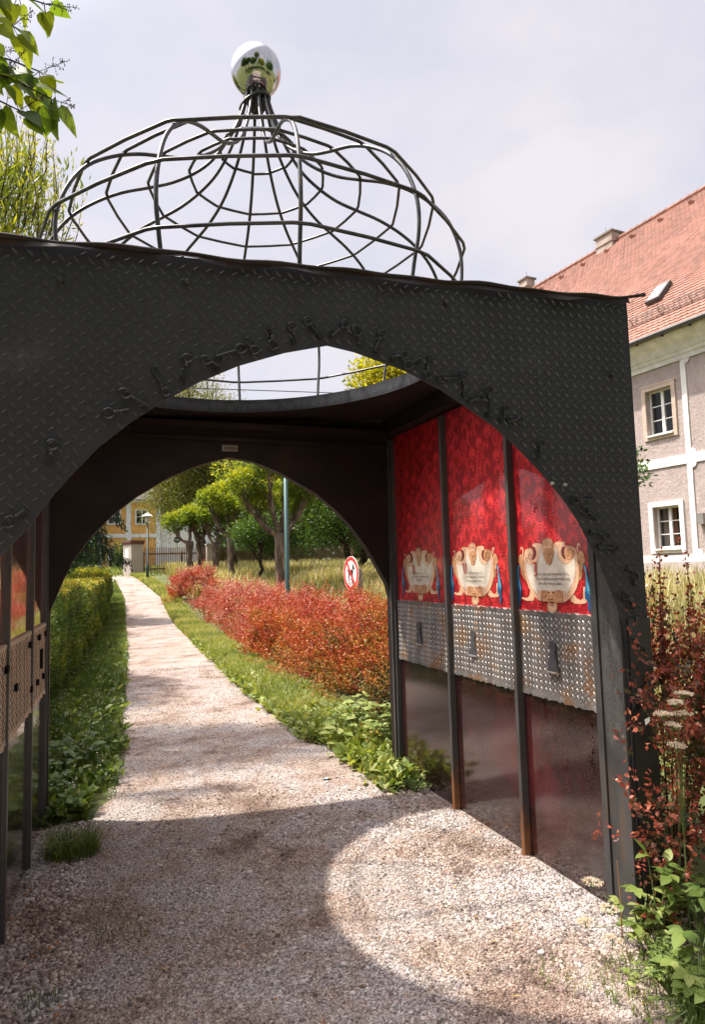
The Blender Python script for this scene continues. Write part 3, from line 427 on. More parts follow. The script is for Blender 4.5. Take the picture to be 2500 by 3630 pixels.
for r_, z0, z1 in ((1.070, 2.742, 2.832), (1.081, 2.742, 2.832)):
    for zz in (z0, z1):
        for i in range(N): a = 2 * PI * i / N; x = CX0 + r_ * math.cos(a); V.append((x, CY0 + r_ * math.sin(a), zz + TZ(x)))
F = []
for i in range(N):
    j = (i + 1) % N; F += [(i, j, N + j, N + i), (2 * N + i, 3 * N + i, 3 * N + j, 2 * N + j), (N + i, N + j, 3 * N + j, 3 * N + i), (i, 2 * N + i, 2 * N + j, j)]
rm.add(V, F)
rng = random.Random(8); u = 0
def rimf(s, v): a = s / 1.068; x = CX0 + 1.0685 * math.cos(a); return (x, CY0 + 1.0685 * math.sin(a), v + TZ(x))
while u < 2 * PI * 1.065:
    po = edelweiss(rng, u, 2.787 + rng.uniform(-.012, .012), rng.uniform(.034, .046), .0026)
    po = [p for p in po if all(2.744 < q[1] < 2.830 for q in p)]; flat(rm, po, rimf, 1); u += rng.uniform(.045, .07)
P_(rm, 'skylight_rim', [MAT['black_metal'], MAT['soft_line']])

# side walls
SR = lambda a, y, z: (2.25 - a, y, z)
SL = lambda a, y, z: (-.316 - .047 * (4.9 - y) + a, y, z)
SEGR = [(4.015, 4.84), (3.245, 3.985), (2.585, 3.215)]; SEGL = [(4.235, 4.84), (3.455, 4.205), (2.585, 3.425)]
def side(fn, right):
    SEG = SEGR if right else SEGL
    sgn = 1 if right else -1
    wl = MB(); v = [fn(a, y, z) for a, y, z in ((-.02, 2.39, 0), (-.02, 4.90, 0), (-.10, 4.90, 0), (-.10, 2.39, 0), (-.02, 2.39, 2.62 + (.06 if right else -.06)), (-.02, 4.90, 2.62 + (.06 if right else -.06)), (-.10, 4.90, 2.62 + (.06 if right else -.06)), (-.10, 2.39, 2.62 + (.06 if right else -.06)))]
    wl.add(v, [(0, 3, 2, 1), (4, 5, 6, 7), (0, 1, 5, 4), (1, 2, 6, 5), (2, 3, 7, 6), (3, 0, 4, 7)])
    # piers at both ends, built from stepped flat bars
    def slab(mb, a0, a1, y0, y1, z0, z1, mi=0):
        v = [fn(a0, y0, z0), fn(a1, y0, z0), fn(a1, y1, z0), fn(a0, y1, z0), fn(a0, y0, z1), fn(a1, y0, z1), fn(a1, y1, z1), fn(a0, y1, z1)]
        mb.add(v, [(0, 3, 2, 1), (4, 5, 6, 7), (0, 1, 5, 4), (1, 2, 6, 5), (2, 3, 7, 6), (3, 0, 4, 7)], mi)
    W_ = P_(wl, 'side_wall', MAT['black_metal'])
    W_['label'] = 'wall on the sunny side with three red panels and scroll cartouches' if right else 'wall in shade with mirror-like glazed panels'
    rng = random.Random(11 if right else 12)
    for n_, (y0, y1) in enumerate(SEG):
        # sheet: upper red print, lower dark maroon glass
        p = MB(); m0, m1, m2, m3 = (0, 1, 2, 3)
        zt = 2.60 + (.06 if right else -.06)
        p.add([fn(-.004, y0 - .01, 0), fn(-.004, y1 + .01, 0), fn(-.004, y1 + .01, 1.1), fn(-.004, y0 - .01, 1.1)], [(0, 1, 2, 3)], 2)
        p.add([fn(-.004, y0 - .01, 1.1), fn(-.004, y1 + .01, 1.1), fn(-.004, y1 + .01, zt), fn(-.004, y0 - .01, zt)], [(0, 1, 2, 3)], 0)
        p.add([fn(-.016, y0 - .01, 0), fn(-.016, y1 + .01, 0), fn(-.016, y1 + .01, zt), fn(-.016, y0 - .01, zt)], [(3, 2, 1, 0)], 0)
        S = .120; nv = int(2.6 / (S * .92)); nu = max(2, int(round((y1 - y0) / (S * .80))))
        for jv in range(nv):
            for iu in range(nu):
                cv = .06 + (jv + .5) * S * .92 + (S * .46 if iu % 2 else 0); cu = y0 + (iu + .5) * (y1 - y0) / nu + rng.uniform(-.01, .01)
                if cv > zt - .04: continue
                if cv < .8 and (n_ < 2 or cv < .45): continue
                if not right and cv < 1.1: continue
                po = paisley(rng, cu, cv, S * rng.uniform(.95, 1.1), rng.choice((0, 0, 0, 1, 2, 3)), rng.choice((-1, 1)))
                po = [q for q in po if all(y0 - .008 < a[0] < y1 + .008 and a[1] < zt for a in q)]
                flat(p, po, lambda a, b_: fn(-.0035, a, b_), 1 if cv > 1.1 else 3)
        o = P_(p, 'glazed_panel', [MAT['red_print'], MAT['red_motif'], MAT['maroon_glass'], MAT['maroon_motif']] if right else [MAT['mirror_red'], MAT['mirror_red_motif'], MAT['mirror_dark'], MAT['mirror_dark']], W_)
        # tread plate band
        bd = MB(); nu = int((y1 - y0) / .012); nz = 14; ph = n_ * 2.1
        def az(y, z): return .006 + (.0045 if right else .002) * math.sin(y * 23 + z * 3 + ph) + .003 * math.sin(y * 51 + 1.7 + z * 7)
        zb0, zb1 = (.885, 1.345) if right else (.85, 1.30)
        top = lambda y: zb1 + .0035 * math.sin(y * 88) + .003 * math.sin(y * 131 + 1); bot = lambda y: zb0 + .0035 * math.sin(y * 92 + 2) + .0025 * math.sin(y * 143)
        V = []; Fq = []
        for i in range(nu + 1):
            y = y0 - .006 + (y1 - y0 + .012) * i / nu
            for j in range(nz + 1): z = bot(y) + (top(y) - bot(y)) * j / nz; V.append(fn(az(y, z) + (.004 if j in (0, nz) else 0), y, z))
        for i in range(nu):
            for j in range(nz): q = i * (nz + 1) + j; Fq.append((q, q + nz + 1, q + nz + 2, q + 1) if not right else (q, q + 1, q + nz + 2, q + nz + 1))
        bd.add(V, Fq, 0)
        for q in (0, nz):  # rim edge thickness
            V = []
            for i in range(nu + 1):
                y = y0 - .006 + (y1 - y0 + .012) * i / nu; z = top(y) if q else bot(y); V += [fn(az(y, z) + .004, y, z), fn(-.003, y, z)]
            bd.add(V, [(2 * i, 2 * i + 2, 2 * i + 3, 2 * i + 1) for i in range(nu)], 1 if right else 0)
        pb = .036
        for i in range(int((y1 - y0) / pb) + 1):
            for j in range(14):
                for k in (0, 1):
                    yy = y0 + .012 + i * pb + k * pb / 2; zz = .90 + j * .034 + k * .017 - (0 if right else .035)
                    if yy > y1 - .008 or zz > top(yy) - .016 or zz < bot(yy) + .016: continue
                    lens(bd, yy, zz, (2.25 if k else 0.95) * 1, .023, .0058, .0024, lambda a, b_, h: fn(az(a, b_) + h, a, b_), 1)
        bo = P_(bd, 'tread_plate_band', [MAT['diamond_steel'], MAT['steel_lens']] if right else [MAT['band_dull'], MAT['band_dull_lens']], W_)
        if right:   # keyhole plate
            kc = (4.47, 3.71, 2.92)[n_]; kh = MB(); R0 = .030
            poly = [(kc + R0 * math.cos(a), 1.165 + R0 * math.sin(a)) for a in np.linspace(-.9, PI + .9, 16)] + [(kc - .042, 1.035), (kc + .042, 1.035)]
            kh.prism(poly, lambda u_, v_, t_: fn(t_, u_, v_), .004, .0165); kh.box(2.25 - .024, 2.25 - .012, kc - .046, kc + .046, 1.028, 1.036, 1)
            P_(kh, 'keyhole', [MAT['keyhole_dark'], MAT['steel_lens']], W_)
    # uprights
    for yb in ((4.0, 3.23) if right else (4.22, 3.44)):
        b1 = MB(); slab(b1, -.01, .038 if right else .017, yb - .014, yb + .014, -.03, 2.64, 0); P_(b1, 'upright', MAT['bar_rusting'] if right else MAT['bar'], W_)
    for (ya, yb, a1) in ((2.535, 2.572, .045), (2.462, 2.531, .036), (2.388, 2.458, .046), (4.845, 4.868, .030), (4.872, 4.900, .045)):
        b1 = MB(); a1 = a1 if right else a1 * .42; slab(b1, -.02, a1, ya, yb, -.03, 2.64, 0)
        if ya in (2.462, 2.388, 4.872):
            v = 1.02 if ya > 4 else (.80 if ya == 2.462 else .86)
            while v < 1.75:
                po = edelweiss(rng, (ya + yb) / 2 + rng.uniform(-.015, .015), v, rng.uniform(.028, .046), .0024); po = [q for q in po if all(ya + .002 < p_[0] < yb - .002 for p_ in q)]
                flat(b1, po, lambda a_, b_: fn(a1 + .0008, a_, b_), 1); v += rng.uniform(.03, .055)
        P_(b1, 'jamb', [MAT['bar'], MAT['silver_line']], W_)
    return W_
mat('keyhole_dark', (0.12, 0.115, 0.13), 20, 0.4, 0.5, 0.3, 40, .003)
mat('band_dull', [(0.35, (0.42, 0.33, 0.25)), (0.7, (0.54, 0.43, 0.33))], 6, 0.5, 0.15, 0.15, 40, .002)
mat('band_dull_lens', (0.10, 0.07, 0.05), 12, 0.5, 0.5)
wr = side(SR, True); wl_ = side(SL, False)
# black plates stand in for the dark square holes and slot, left band
for (y, z, w_, h_) in ((4.62, 1.095, .05, .12), (4.79, 1.236, .05, .035), (4.50, 1.237, .05, .035), (4.13, 1.23, .05, .035), (3.40, 1.19, .05, .035), (4.74, .972, .05, .035), (4.44, .977, .05, .035), (4.19, .978, .05, .035), (3.66, 1.07, .05, .035)):
    hb = MB(); pr_ = [(y + w_ / 2 * sx * (1 if k else .7), z + h_ / 2 * sz * (.7 if k else 1)) for sx, sz, k in ((-1, -1, 1), (-1, -1, 0), (1, -1, 0), (1, -1, 1), (1, 1, 1), (1, 1, 0), (-1, 1, 0), (-1, 1, 1))]
    hb.prism(pr_, lambda u_, v_, t_: SL(t_, u_, v_), .002, .020); P_(hb, 'stud', MAT['stud_black'], wl_)

# printed cartouches
def cartouche(yc, zc, lines, init, ix_, iy_):
    k = MB(); names = ['art_tan', 'art_cream', 'art_brown', 'art_dark', 'art_mid', 'art_blue', 'art_navy', 'art_sky', 'art_cut', 'art_ink', 'art_red']; I = {n_: i for i, n_ in enumerate(names)}
    # stacking order gives each layer its own height above the panel (printed film, 0.3 mm steps)
    order = [('tailR', 'art_tan'), ('tailL', 'art_tan'), ('headR', 'art_mid'), ('headL', 'art_mid'), ('curlTR', 'art_tan'), ('curlTL', 'art_tan'), ('frame', 'art_tan'), ('field', 'art_cream'), ('cutL', 'art_cut'), ('cutR', 'art_cut'), ('curlR', 'art_mid'), ('curlL', 'art_tan'), ('ring', 'art_mid'), ('ringin', 'art_tan'), ('block', 'art_mid'), ('knob', 'art_tan'), ('shell', 'art_tan'), ('face', 'art_mid'), ('drapeR', 'art_blue'), ('drapeRl', 'art_sky'), ('drapeRd', 'art_navy'), ('drapeL', 'art_blue'), ('drapeLd', 'art_navy')]
    ins = {'curlR': 0.84}
    for q, (nm, mt) in enumerate(order):
        po = ART[nm]; h = -.0028 + q * .00022
        if nm in ('frame', 'face', 'shell', 'headR', 'headL', 'block', 'curlR', 'curlL', 'tailR', 'tailL', 'ring'):   # dark contour under it
            flat(k, stroke2(po + [po[0]], .0045), lambda a, b_: SR(h - .0001, yc - a, zc + b_), I['art_brown'])
        n_ = len(po); k.add([SR(h, yc - a, zc + b_) for a, b_ in po], [tuple(range(n_))], I[mt])
    h = .0026
    for nm, po in ARTL.items():
        n_ = len(po); wd = [.0015 + .0028 * math.sin(PI * (i + .4) / n_) for i in range(n_)]
        if nm[:2] in ('ed', 'uR', 'uL'): wd = [.0022] * n_
        flat(k, stroke2(po, wd), lambda a, b_: SR(h, yc - a, zc + b_), I['art_brown'] if nm[:2] != 'dk' else I['art_dark'])
    # hatching on the scrolls
    r_ = random.Random(3)
    for nm, nh in (('curlR', 16), ('tailR', 14), ('headR', 16), ('headL', 14), ('face', 12), ('block', 14), ('tailL', 10), ('frame', 22), ('shell', 6)):
        po = ART[nm]; xs = [p[0] for p in po]; ys = [p[1] for p in po]; c_ = 0; g_ = 0
        while c_ < nh and g_ < 400:
            g_ += 1; a, b_ = r_.uniform(min(xs), max(xs)), r_.uniform(min(ys), max(ys))
            if pip(a, b_, po) and (nm != 'frame' or not pip(a, b_, ART['field'])):
                l = r_.uniform(.006, .014); an = r_.uniform(.6, 1.2); a2, b2 = a + l * math.cos(an), b_ + l * math.sin(an)
                if pip(a2, b2, po) and (nm != 'frame' or not pip(a2, b2, ART['field'])): flat(k, stroke2([(a, b_), (a2, b2)], .0013), lambda a_, b__: SR(h + .0001, yc - a_, zc + b__), I['art_brown']); c_ += 1
    for (s, x, y, sz, al) in lines: text_mesh(s, sz, lambda a, b_: SR(h + .0002, yc - (x + a), zc + y + b_), I['art_ink'], k, al, xs=.80)
    # tall red initial: stem strokes plus flourish
    for st_, wd in init: flat(k, stroke2([(ix_ + a, iy_ + b_) for a, b_ in st_], wd), lambda a, b_: SR(h + .0003, yc - a, zc + b_), I['art_red'])
    flat(k, stroke2([(ix_ - .006, iy_ - .012), (ix_ - .016, iy_ - .020), (ix_ - .012, iy_ - .034), (ix_ + .002, iy_ - .038)], .0012), lambda a, b_: SR(h + .0003, yc - a, zc + b_), I['art_red'])
    return P_(k, 'cartouche', [MAT[n_] for n_ in names], wr)
II = [([(.006, .066), (.004, .02), (.012, -.002)], [.012, .009, .004]), ([(-.016, .062), (-.004, .070), (.010, .064), (.020, .072)], [.003, .009, .006, .003]), ([(-.014, .006), (-.004, -.006), (.006, -.001), (.018, .010)], [.003, .009, .007, .003]), ([(-.012, .05), (-.008, .03), (-.014, .014)], [.002, .006, .002]), ([(.016, .06), (.015, .02)], [.0025, .0025])]
VV = [([(-.012, .064), (-.008, .02), (.004, -.004)], [.010, .009, .004]), ([(.018, .066), (.016, .02), (.004, -.004)], [.009, .008, .004]), ([(-.022, .058), (-.012, .068), (-.002, .060)], [.003, .008, .002]), ([(.006, .060), (.016, .068), (.024, .058)], [.002, .007, .003]), ([(.003, .05), (.003, .01)], [.002, .002])]
DD = [([(-.010, .062), (-.008, .004)], [.010, .009]), ([(-.018, .064), (.004, .064), (.018, .044), (.016, .014), (.002, -.002), (-.016, .002)], [.003, .008, .009, .009, .007, .003]), ([(.002, .05), (.003, .012)], [.002, .002]), ([(-.022, .05), (-.014, .06)], [.002, .006])]
cartouche(2.91, 1.545, [('n der N\u00e4he des Peuerbacher Tor\u00b4s...', -.118, -.006, .0225, 'LEFT'), ('...sollen Geschichtenerz\u00e4hler Fabelwesen', -.147, -.031, .0225, 'LEFT'), ('zum Leben erweckt haben ...', -.113, -.056, .0225, 'LEFT')], II, -.136, -.004)
cartouche(3.675, 1.555, [('or dem Schaunburger Tor ...', -.100, -.006, .0225, 'LEFT'), ('...sollen fantastische Gesch\u00e4fte ihr', -.128, -.031, .0225, 'LEFT'), ('Unwesen getrieben haben...', -.110, -.056, .0225, 'LEFT')], VV, -.122, -.004)
cartouche(4.44, 1.555, [('as Linzer Tor ...', -.085, -.006, .0225, 'LEFT'), ('...soll von tapferen Helden verteidigt', -.135, -.031, .0225, 'LEFT'), ('worden sein ...', -.060, -.056, .0225, 'LEFT')], DD, -.108, -.004)

# dome of bent rods
dome = P_(MB().add([], []), 'dome_frame', MAT['rod']) if False else None
PROF = [(1.085, 2.775), (1.12, 2.95), (1.15, 3.10), (1.145, 3.25), (1.09, 3.41), (1.0, 3.535), (.88, 3.63), (.75, 3.70), (.61, 3.745), (.48, 3.79), (.36, 3.86), (.26, 3.95), (.17, 4.085), (.105, 4.235), (.06, 4.39)]
def smooth_path(P, n=4):
    o = []
    for i in range(len(P) - 1):
        p0 = P[max(i - 1, 0)]; p1 = P[i]; p2 = P[i + 1]; p3 = P[min(i + 2, len(P) - 1)]
        for k in range(n):
            t_ = k / n; o.append(tuple(.5 * ((2 * b_) + (-a + c) * t_ + (2 * a - 5 * b_ + 4 * c - d) * t_ * t_ + (-a + 3 * b_ - 3 * c + d) * t_ ** 3) for a, b_, c, d in zip(p0, p1, p2, p3)))
    return o + [P[-1]]
rng = random.Random(2)
AZ = [4.5 + 30 * k + rng.uniform(-1.0, 1.0) for k in range(12)]
def prof_r(z, k): return None
base = MB(); base.tube([(CX0 + 1.12 * math.sin(a), CY0 + 1.12 * math.cos(a), 2.787 + TZ(CX0 + 1.12 * math.sin(a))) for a in np.linspace(0, 2 * PI, 49)[:-1]], .010, 6, closed=True)
dome = P_(base, 'dome_frame', MAT['rod'])
jit = [[rng.uniform(-.008, .008) for _ in range(12)] for _ in range(8)]
for i in range(12):
    a = R(AZ[i]); pr2 = [(r_ + .6 * rng.uniform(-.008, .008) * (1 if 1 < q < 13 else 0), z) for q, (r_, z) in enumerate(PROF)]
    pts = [(CX0 + r_ * math.sin(a), CY0 + r_ * math.cos(a), z + TZ(CX0 + r_ * math.sin(a)) * (1 if z < 3 else .6)) for r_, z in smooth_path(pr2)]
    rb = MB(); rb.tube(pts, .0096, 8); P_(rb, 'rib', MAT['rod'], dome, True)
HO = [(1.157, 2.99), (1.152, 3.27), (.995, 3.55), (.81, 3.675), (.595, 3.762), (.375, 3.865), (.205, 4.035)]
for h_i, (r_, z) in enumerate(HO):
    pts = []
    for i in range(12):
        a0, a1 = AZ[i], AZ[(i + 1) % 12] + (360 if i == 11 else 0)
        for q in (0.0, .06, .5, .94):
            a = R(a0 + (a1 - a0) * q); half = R((a1 - a0) / 2)
            k = 1.0 if q in (0.0,) else (1.0 if q in (.06, .94) else (math.cos(half) * .55 + .45))
            rr_ = (r_ + .012 + jit[h_i][i] * .3) * k; x = CX0 + rr_ * math.sin(a); pts.append((x, CY0 + rr_ * math.cos(a), z + jit[h_i][(i + 3) % 12] * .4 + TZ(x) * .6 ))
    hb = MB(); hb.tube(pts, .0082, 8, closed=True); P_(hb, 'hoop', MAT['rod'], dome, True)
nk = MB(); nk.tube([(CX0 - .01 + .085 * math.cos(a), CY0 + .085 * math.sin(a), 4.325 + .045 * math.cos(a + .3)) for a in np.linspace(0, 2 * PI, 21)[:-1]], .0105, 8, closed=True)
nk.tube([(CX0, CY0, 4.30), (CX0, CY0, 4.33), (CX0, CY0, 4.42)], [.05, .058, .062], 16); P_(nk, 'neck_ring', MAT['black_metal'], dome, True)
# mirror ball
bpy_me = MB(); NU, NV = 48, 28; V = []; F = []
for j in range(NV + 1):
    for i in range(NU): th = PI * j / NV; a = 2 * PI * i / NU; V.append((CX0 + .148 * math.sin(th) * math.cos(a), CY0 + .148 * math.sin(th) * math.sin(a), 4.532 + .148 * math.cos(th)))
for j in range(NV):
    for i in range(NU): i2 = (i + 1) % NU; F.append((j * NU + i, (j + 1) * NU + i, (j + 1) * NU + i2, j * NU + i2))
bpy_me.add(V, F); P_(bpy_me, 'mirror_ball', MAT['chrome'], dome, True)

# ---------------------------------------------------------------- ground, path, gravel
def pathL(y): return np.where(y < 5, .12, np.where(y < 14, .12 + (y - 5) * .050, np.minimum(.57 + (y - 14) * .034, 1.08) - np.clip(y - 30, 0, 14) * .030))
def pathR(y): return np.where(y < 4.5, 2.6, np.where(y < 6, 2.0, 1.9 + np.clip(y - 9, 0, 21) * .035 - np.clip(y - 30, 0, 14) * .062))
def sheet(name, xs, ys, zoff, material, fx=None):
    X, Y = np.meshgrid(xs, ys, indexing='ij')
    if fx is not None: X = fx(X, Y)
    Z = H(X, Y) + zoff; V = np.stack([X, Y, Z], -1).reshape(-1, 3); a, b_ = len(xs), len(ys)
    I_ = np.arange(a * b_).reshape(a, b_); F = np.stack([I_[:-1, :-1], I_[1:, :-1], I_[1:, 1:], I_[:-1, 1:]], -1).reshape(-1, 4)
    o = fast(name, V, F, material, smooth=True); o['kind'] = 'structure'; return o
m_, t, b = nodes('ground_mat'); MAT['ground_mat'] = m_
t.links.new(ramp(t, [(0.3, (0.05, 0.055, 0.02)), (0.55, (0.10, 0.12, 0.03)), (0.75, (0.17, 0.16, 0.07))], noise(t, 1.3, 8, .7)), b.inputs['Base Color']); b.inputs['Roughness'].default_value = .95; bump(t, b, noise(t, 14, 6, .7), .6, .05)
m_, t, b = nodes('gravel_base'); MAT['gravel_base'] = m_
c = t.nodes.new('ShaderNodeTexCoord'); vo = t.nodes.new('ShaderNodeTexVoronoi'); vo.inputs['Scale'].default_value = 130; t.links.new(c.outputs['Object'], vo.inputs['Vector'])
sp = t.nodes.new('ShaderNodeSeparateColor'); t.links.new(vo.outputs['Color'], sp.inputs[0])
r1 = ramp(t, [(0, (0.16, 0.13, 0.115)), (0.45, (0.34, 0.285, 0.255)), (1, (0.56, 0.49, 0.45))], sp.outputs[0])
r2 = ramp(t, [(0.36, (0.50, 0.38, 0.32)), (0.47, (0.90, 0.80, 0.72)), (0.56, (1, 1, 1)), (0.8, (1.12, 1.1, 1.08))], noise(t, 1.6, 9, .72))
mu = t.nodes.new('ShaderNodeMix'); mu.data_type = 'RGBA'; mu.blend_type = 'MULTIPLY'; mu.inputs[0].default_value = 1; t.links.new(r1, mu.inputs[6]); t.links.new(r2, mu.inputs[7]); t.links.new(mu.outputs[2], b.inputs['Base Color'])
b.inputs['Roughness'].default_value = .9; bump(t, b, vo.outputs['Distance'], .7, .012)
m_, t, b = nodes('stone_mat'); MAT['stone_mat'] = m_
a = t.nodes.new('ShaderNodeAttribute'); a.attribute_name = 'rnd'
rr1 = ramp(t, [(0, (0.12, 0.10, 0.09)), (0.2, (0.24, 0.205, 0.20)), (0.5, (0.43, 0.38, 0.365)), (0.8, (0.60, 0.54, 0.515)), (0.985, (0.72, 0.67, 0.63)), (0.993, (0.42, 0.22, 0.11)), (1, (0.46, 0.24, 0.12))], a.outputs['Fac'])
rr2 = ramp(t, [(0.36, (0.48, 0.37, 0.31)), (0.47, (0.90, 0.80, 0.72)), (0.56, (1, 1, 1)), (0.8, (1.1, 1.1, 1.1))], noise(t, 1.6, 9, .72))
mu = t.nodes.new('ShaderNodeMix'); mu.data_type = 'RGBA'; mu.blend_type = 'MULTIPLY'; mu.inputs[0].default_value = 1; t.links.new(rr1, mu.inputs[6]); t.links.new(rr2, mu.inputs[7]); t.links.new(mu.outputs[2], b.inputs['Base Color'])
b.inputs['Roughness'].default_value = .8; b.inputs['Specular IOR Level'].default_value = .3

ys = np.concatenate([np.linspace(-60, 0, 16), np.linspace(1, 60, 80), np.linspace(64, 130, 16), np.array([200, 400, 900, 1500])])
xs = np.concatenate([np.array([-1200, -500, -200, -90]), np.linspace(-50, 50, 70), np.array([90, 200, 500, 1200])])
ground = sheet('ground', xs, ys, -.012, MAT['ground_mat'])
yy = np.concatenate([np.linspace(-3, 6, 40), np.linspace(6.3, 44, 90)])
def fpath(X, Y):
    t_ = X; l = pathL(Y) + .05 * np.sin(Y * 2.3) + .03 * np.sin(Y * 5.1); r = pathR(Y) + .05 * np.sin(Y * 1.9 + 1)
    l = np.where(Y < 4.4, -1.9, l - .08 * (Y < 5.2)); r = np.where(Y < 2.2, 2.1 + .12 * np.sin(Y * 4), r); 
    return l + (r - l) * t_
sheet('path', np.linspace(0, 1, 14), yy, 0.0, MAT['gravel_base'], fpath)
# loose stones: real pebbles, dense near the camera
rg = np.random.default_rng(5)
def stones(n, x0, x1, ylo, yhi, smin, smax, pw=1.0):
    x = rg.uniform(x0, x1, n); u = rg.uniform(0, 1, n); y = ylo + (yhi - ylo) * u ** pw
    s = smin + (smax - smin) * rg.uniform(0, 1, n) ** 2.2; return x, y, s
parts = [stones(165000, -.75, 2.30, 1.15, 4.6, .0026, .0064, 1.0), stones(30000, -.75, 2.25, 4.6, 6.8, .0035, .0075), stones(14000, .1, 2.2, 6.8, 12, .005, .009), stones(4200, -.75, 2.3, 1.3, 5.0, .007, .013), stones(12000, 1.55, 2.27, 2.3, 4.6, .004, .010), stones(3500, -.34, -.05, 2.4, 5.0, .007, .014)]
x = np.concatenate([p[0] for p in parts]); y = np.concatenate([p[1] for p in parts]); s = np.concatenate([p[2] for p in parts])
keep = ((y > 4.85) & (x > pathL(y) - .05) & (x < pathR(y) + .08)) | ((y <= 4.85) & (x > -.44) & (x < 2.24)) | ((y < 2.36) & (x < 2.25))
nse = np.sin(x * 3.1 + 1.3 * np.sin(y * 2.2)) * np.sin(y * 2.7 + np.sin(x * 4.1)) + .5 * np.sin(x * 9 + y * 7)
keep &= rg.uniform(0, 1, len(x)) < np.clip(.92 + .35 * nse, .35, 1)
x, y, s = x[keep], y[keep], s[keep]; n = len(x)
oc = np.array([(1, 0, 0), (0, 1, 0), (-1, 0, 0), (0, -1, 0), (0, 0, 1), (.55, .5, .62), (-.5, .55, .6), (-.5, -.5, .65), (.5, -.55, .6)], float)
base = np.repeat(oc[None], n, 0) * rg.uniform(.72, 1.25, (n, 9, 1)); base[:, :, 2] *= .75
an = rg.uniform(0, 2 * PI, n); c_, s_ = np.cos(an), np.sin(an); ax = rg.uniform(.75, 1.35, n)
bx = base[:, :, 0] * ax[:, None]; by = base[:, :, 1]; V = np.stack([bx * c_[:, None] - by * s_[:, None], bx * s_[:, None] + by * c_[:, None], base[:, :, 2]], -1) * s[:, None, None]
zz = H(x, y) + .2 * s; V += np.stack([x, y, zz], -1)[:, None, :]
Ft = np.array([(0, 1, 5), (1, 2, 6), (2, 3, 7), (3, 0, 8), (5, 1, 6), (6, 2, 7), (7, 3, 8), (8, 0, 5), (4, 5, 6), (4, 6, 7), (4, 7, 8), (4, 8, 5)])
F = (Ft[None] + (np.arange(n) * 9)[:, None, None]).reshape(-1, 3)
go = fast('gravel', V.reshape(-1, 3), F, MAT['stone_mat'], np.repeat(rg.uniform(0, 1, n), 9)); tag(go, 'loose pale pinkish gravel lying on the path', 'gravel', kind='stuff')
V = []  # a few larger loose cobbles
for i, (x0, y0, s0, lab) in enumerate(((-.02, 2.30, .020, 'small tan rounded pebble lying on the shaded gravel at lower left'), (-.05, 2.18, .022, 'grey white broken pebble beside the tan pebble at lower left'), (1.72, 2.42, .014, 'small white pebble lying on the sunlit gravel near the green weeds'))):
    q = MB(); r_ = random.Random(i); vv = []; NU_ = 9
    for j in range(1, 6):
        for k in range(NU_): th = PI * j / 6; a = 2 * PI * k / NU_; e = r_.uniform(.88, 1.1); vv.append((s0 * 1.3 * math.sin(th) * math.cos(a) * e, s0 * math.sin(th) * math.sin(a) * e, s0 * .7 * math.cos(th) * e))
    vv += [(0, 0, s0 * .7), (0, 0, -s0 * .7)]; ff_ = []
    for j in range(4):
        for k in range(NU_): k2 = (k + 1) % NU_; ff_.append((j * NU_ + k, (j + 1) * NU_ + k, (j + 1) * NU_ + k2, j * NU_ + k2))
    for k in range(NU_): ff_.append((5 * NU_, k, (k + 1) % NU_)); ff_.append((5 * NU_ + 1, 4 * NU_ + (k + 1) % NU_, 4 * NU_ + k))
    q.add(vv, ff_); mname = ('peb_tan', 'peb_grey', 'peb_white')[i]; mat(mname, ((.42, .26, .15), (.40, .38, .37), (.68, .64, .60))[i], 30, .7)
    o = q.build('pebble', MAT[mname], None, True); o.location = (x0, y0, s0 * .5); tag(o, lab, 'pebble')

# ---------------------------------------------------------------- foliage builders
def nrm(a): return a / np.maximum(np.linalg.norm(a, axis=-1, keepdims=True), 1e-9)
def rdir(n, up=0.0, g=rg):
    v = g.normal(size=(n, 3)); v[:, 2] += up; return nrm(v)
def leaf4(Pn, D, L_, W_, fold=.12, g=rg, N=None):
    n = len(Pn); L_ = np.broadcast_to(L_, (n,))[:, None]; W_ = np.broadcast_to(W_, (n,))[:, None]
    if N is None: N = rdir(n, .6, g)
    S_ = nrm(np.cross(D, N)); N2 = np.cross(S_, D)
    m1 = Pn + D * L_ * .45; V = np.stack([Pn, m1 + S_ * W_ / 2 + N2 * W_ * fold, Pn + D * L_, m1 - S_ * W_ / 2 + N2 * W_ * fold], 1)
    F = np.arange(n * 4).reshape(n, 4); return V.reshape(-1, 3), F
def leaf6(Pn, D, L_, W_, fold=.2, droop=.25, g=rg, N=None, heart=False):
    n = len(Pn); L_ = np.broadcast_to(L_, (n,))[:, None]; W_ = np.broadcast_to(W_, (n,))[:, None]
    if N is None: N = rdir(n, 1.2, g)
    S_ = nrm(np.cross(D, N)); N2 = np.cross(S_, D)
    if heart: pr_ = [(0, 0), (-.06, .25), (.10, .48), (.36, .46), (.68, .26), (1, 0)]
    else: pr_ = [(0, 0), (.16, .26), (.38, .48), (.62, .44), (.84, .22), (1, 0)]
    cols = []
    for a, w_ in pr_: cols.append(Pn + D * L_ * a - N2 * L_ * droop * a * a + S_ * W_ * w_ + N2 * W_ * w_ * fold)
    for a, w_ in pr_[1:-1]: cols.append(Pn + D * L_ * a - N2 * L_ * droop * a * a - S_ * W_ * w_ + N2 * W_ * w_ * fold)
    for a in (.3, .65): cols.append(Pn + D * L_ * a - N2 * L_ * droop * a * a)   # midrib 10,11
    V = np.stack(cols, 1); ft = np.array([(0, 1, 2, 10), (10, 2, 3, 11), (11, 3, 4, 5), (0, 10, 7, 6), (10, 11, 8, 7), (11, 5, 9, 8)])
    F = (ft[None] + (np.arange(n) * 12)[:, None, None]).reshape(-1, 4); return V.reshape(-1, 3), F
def rn(v, k): return np.repeat(v, k)
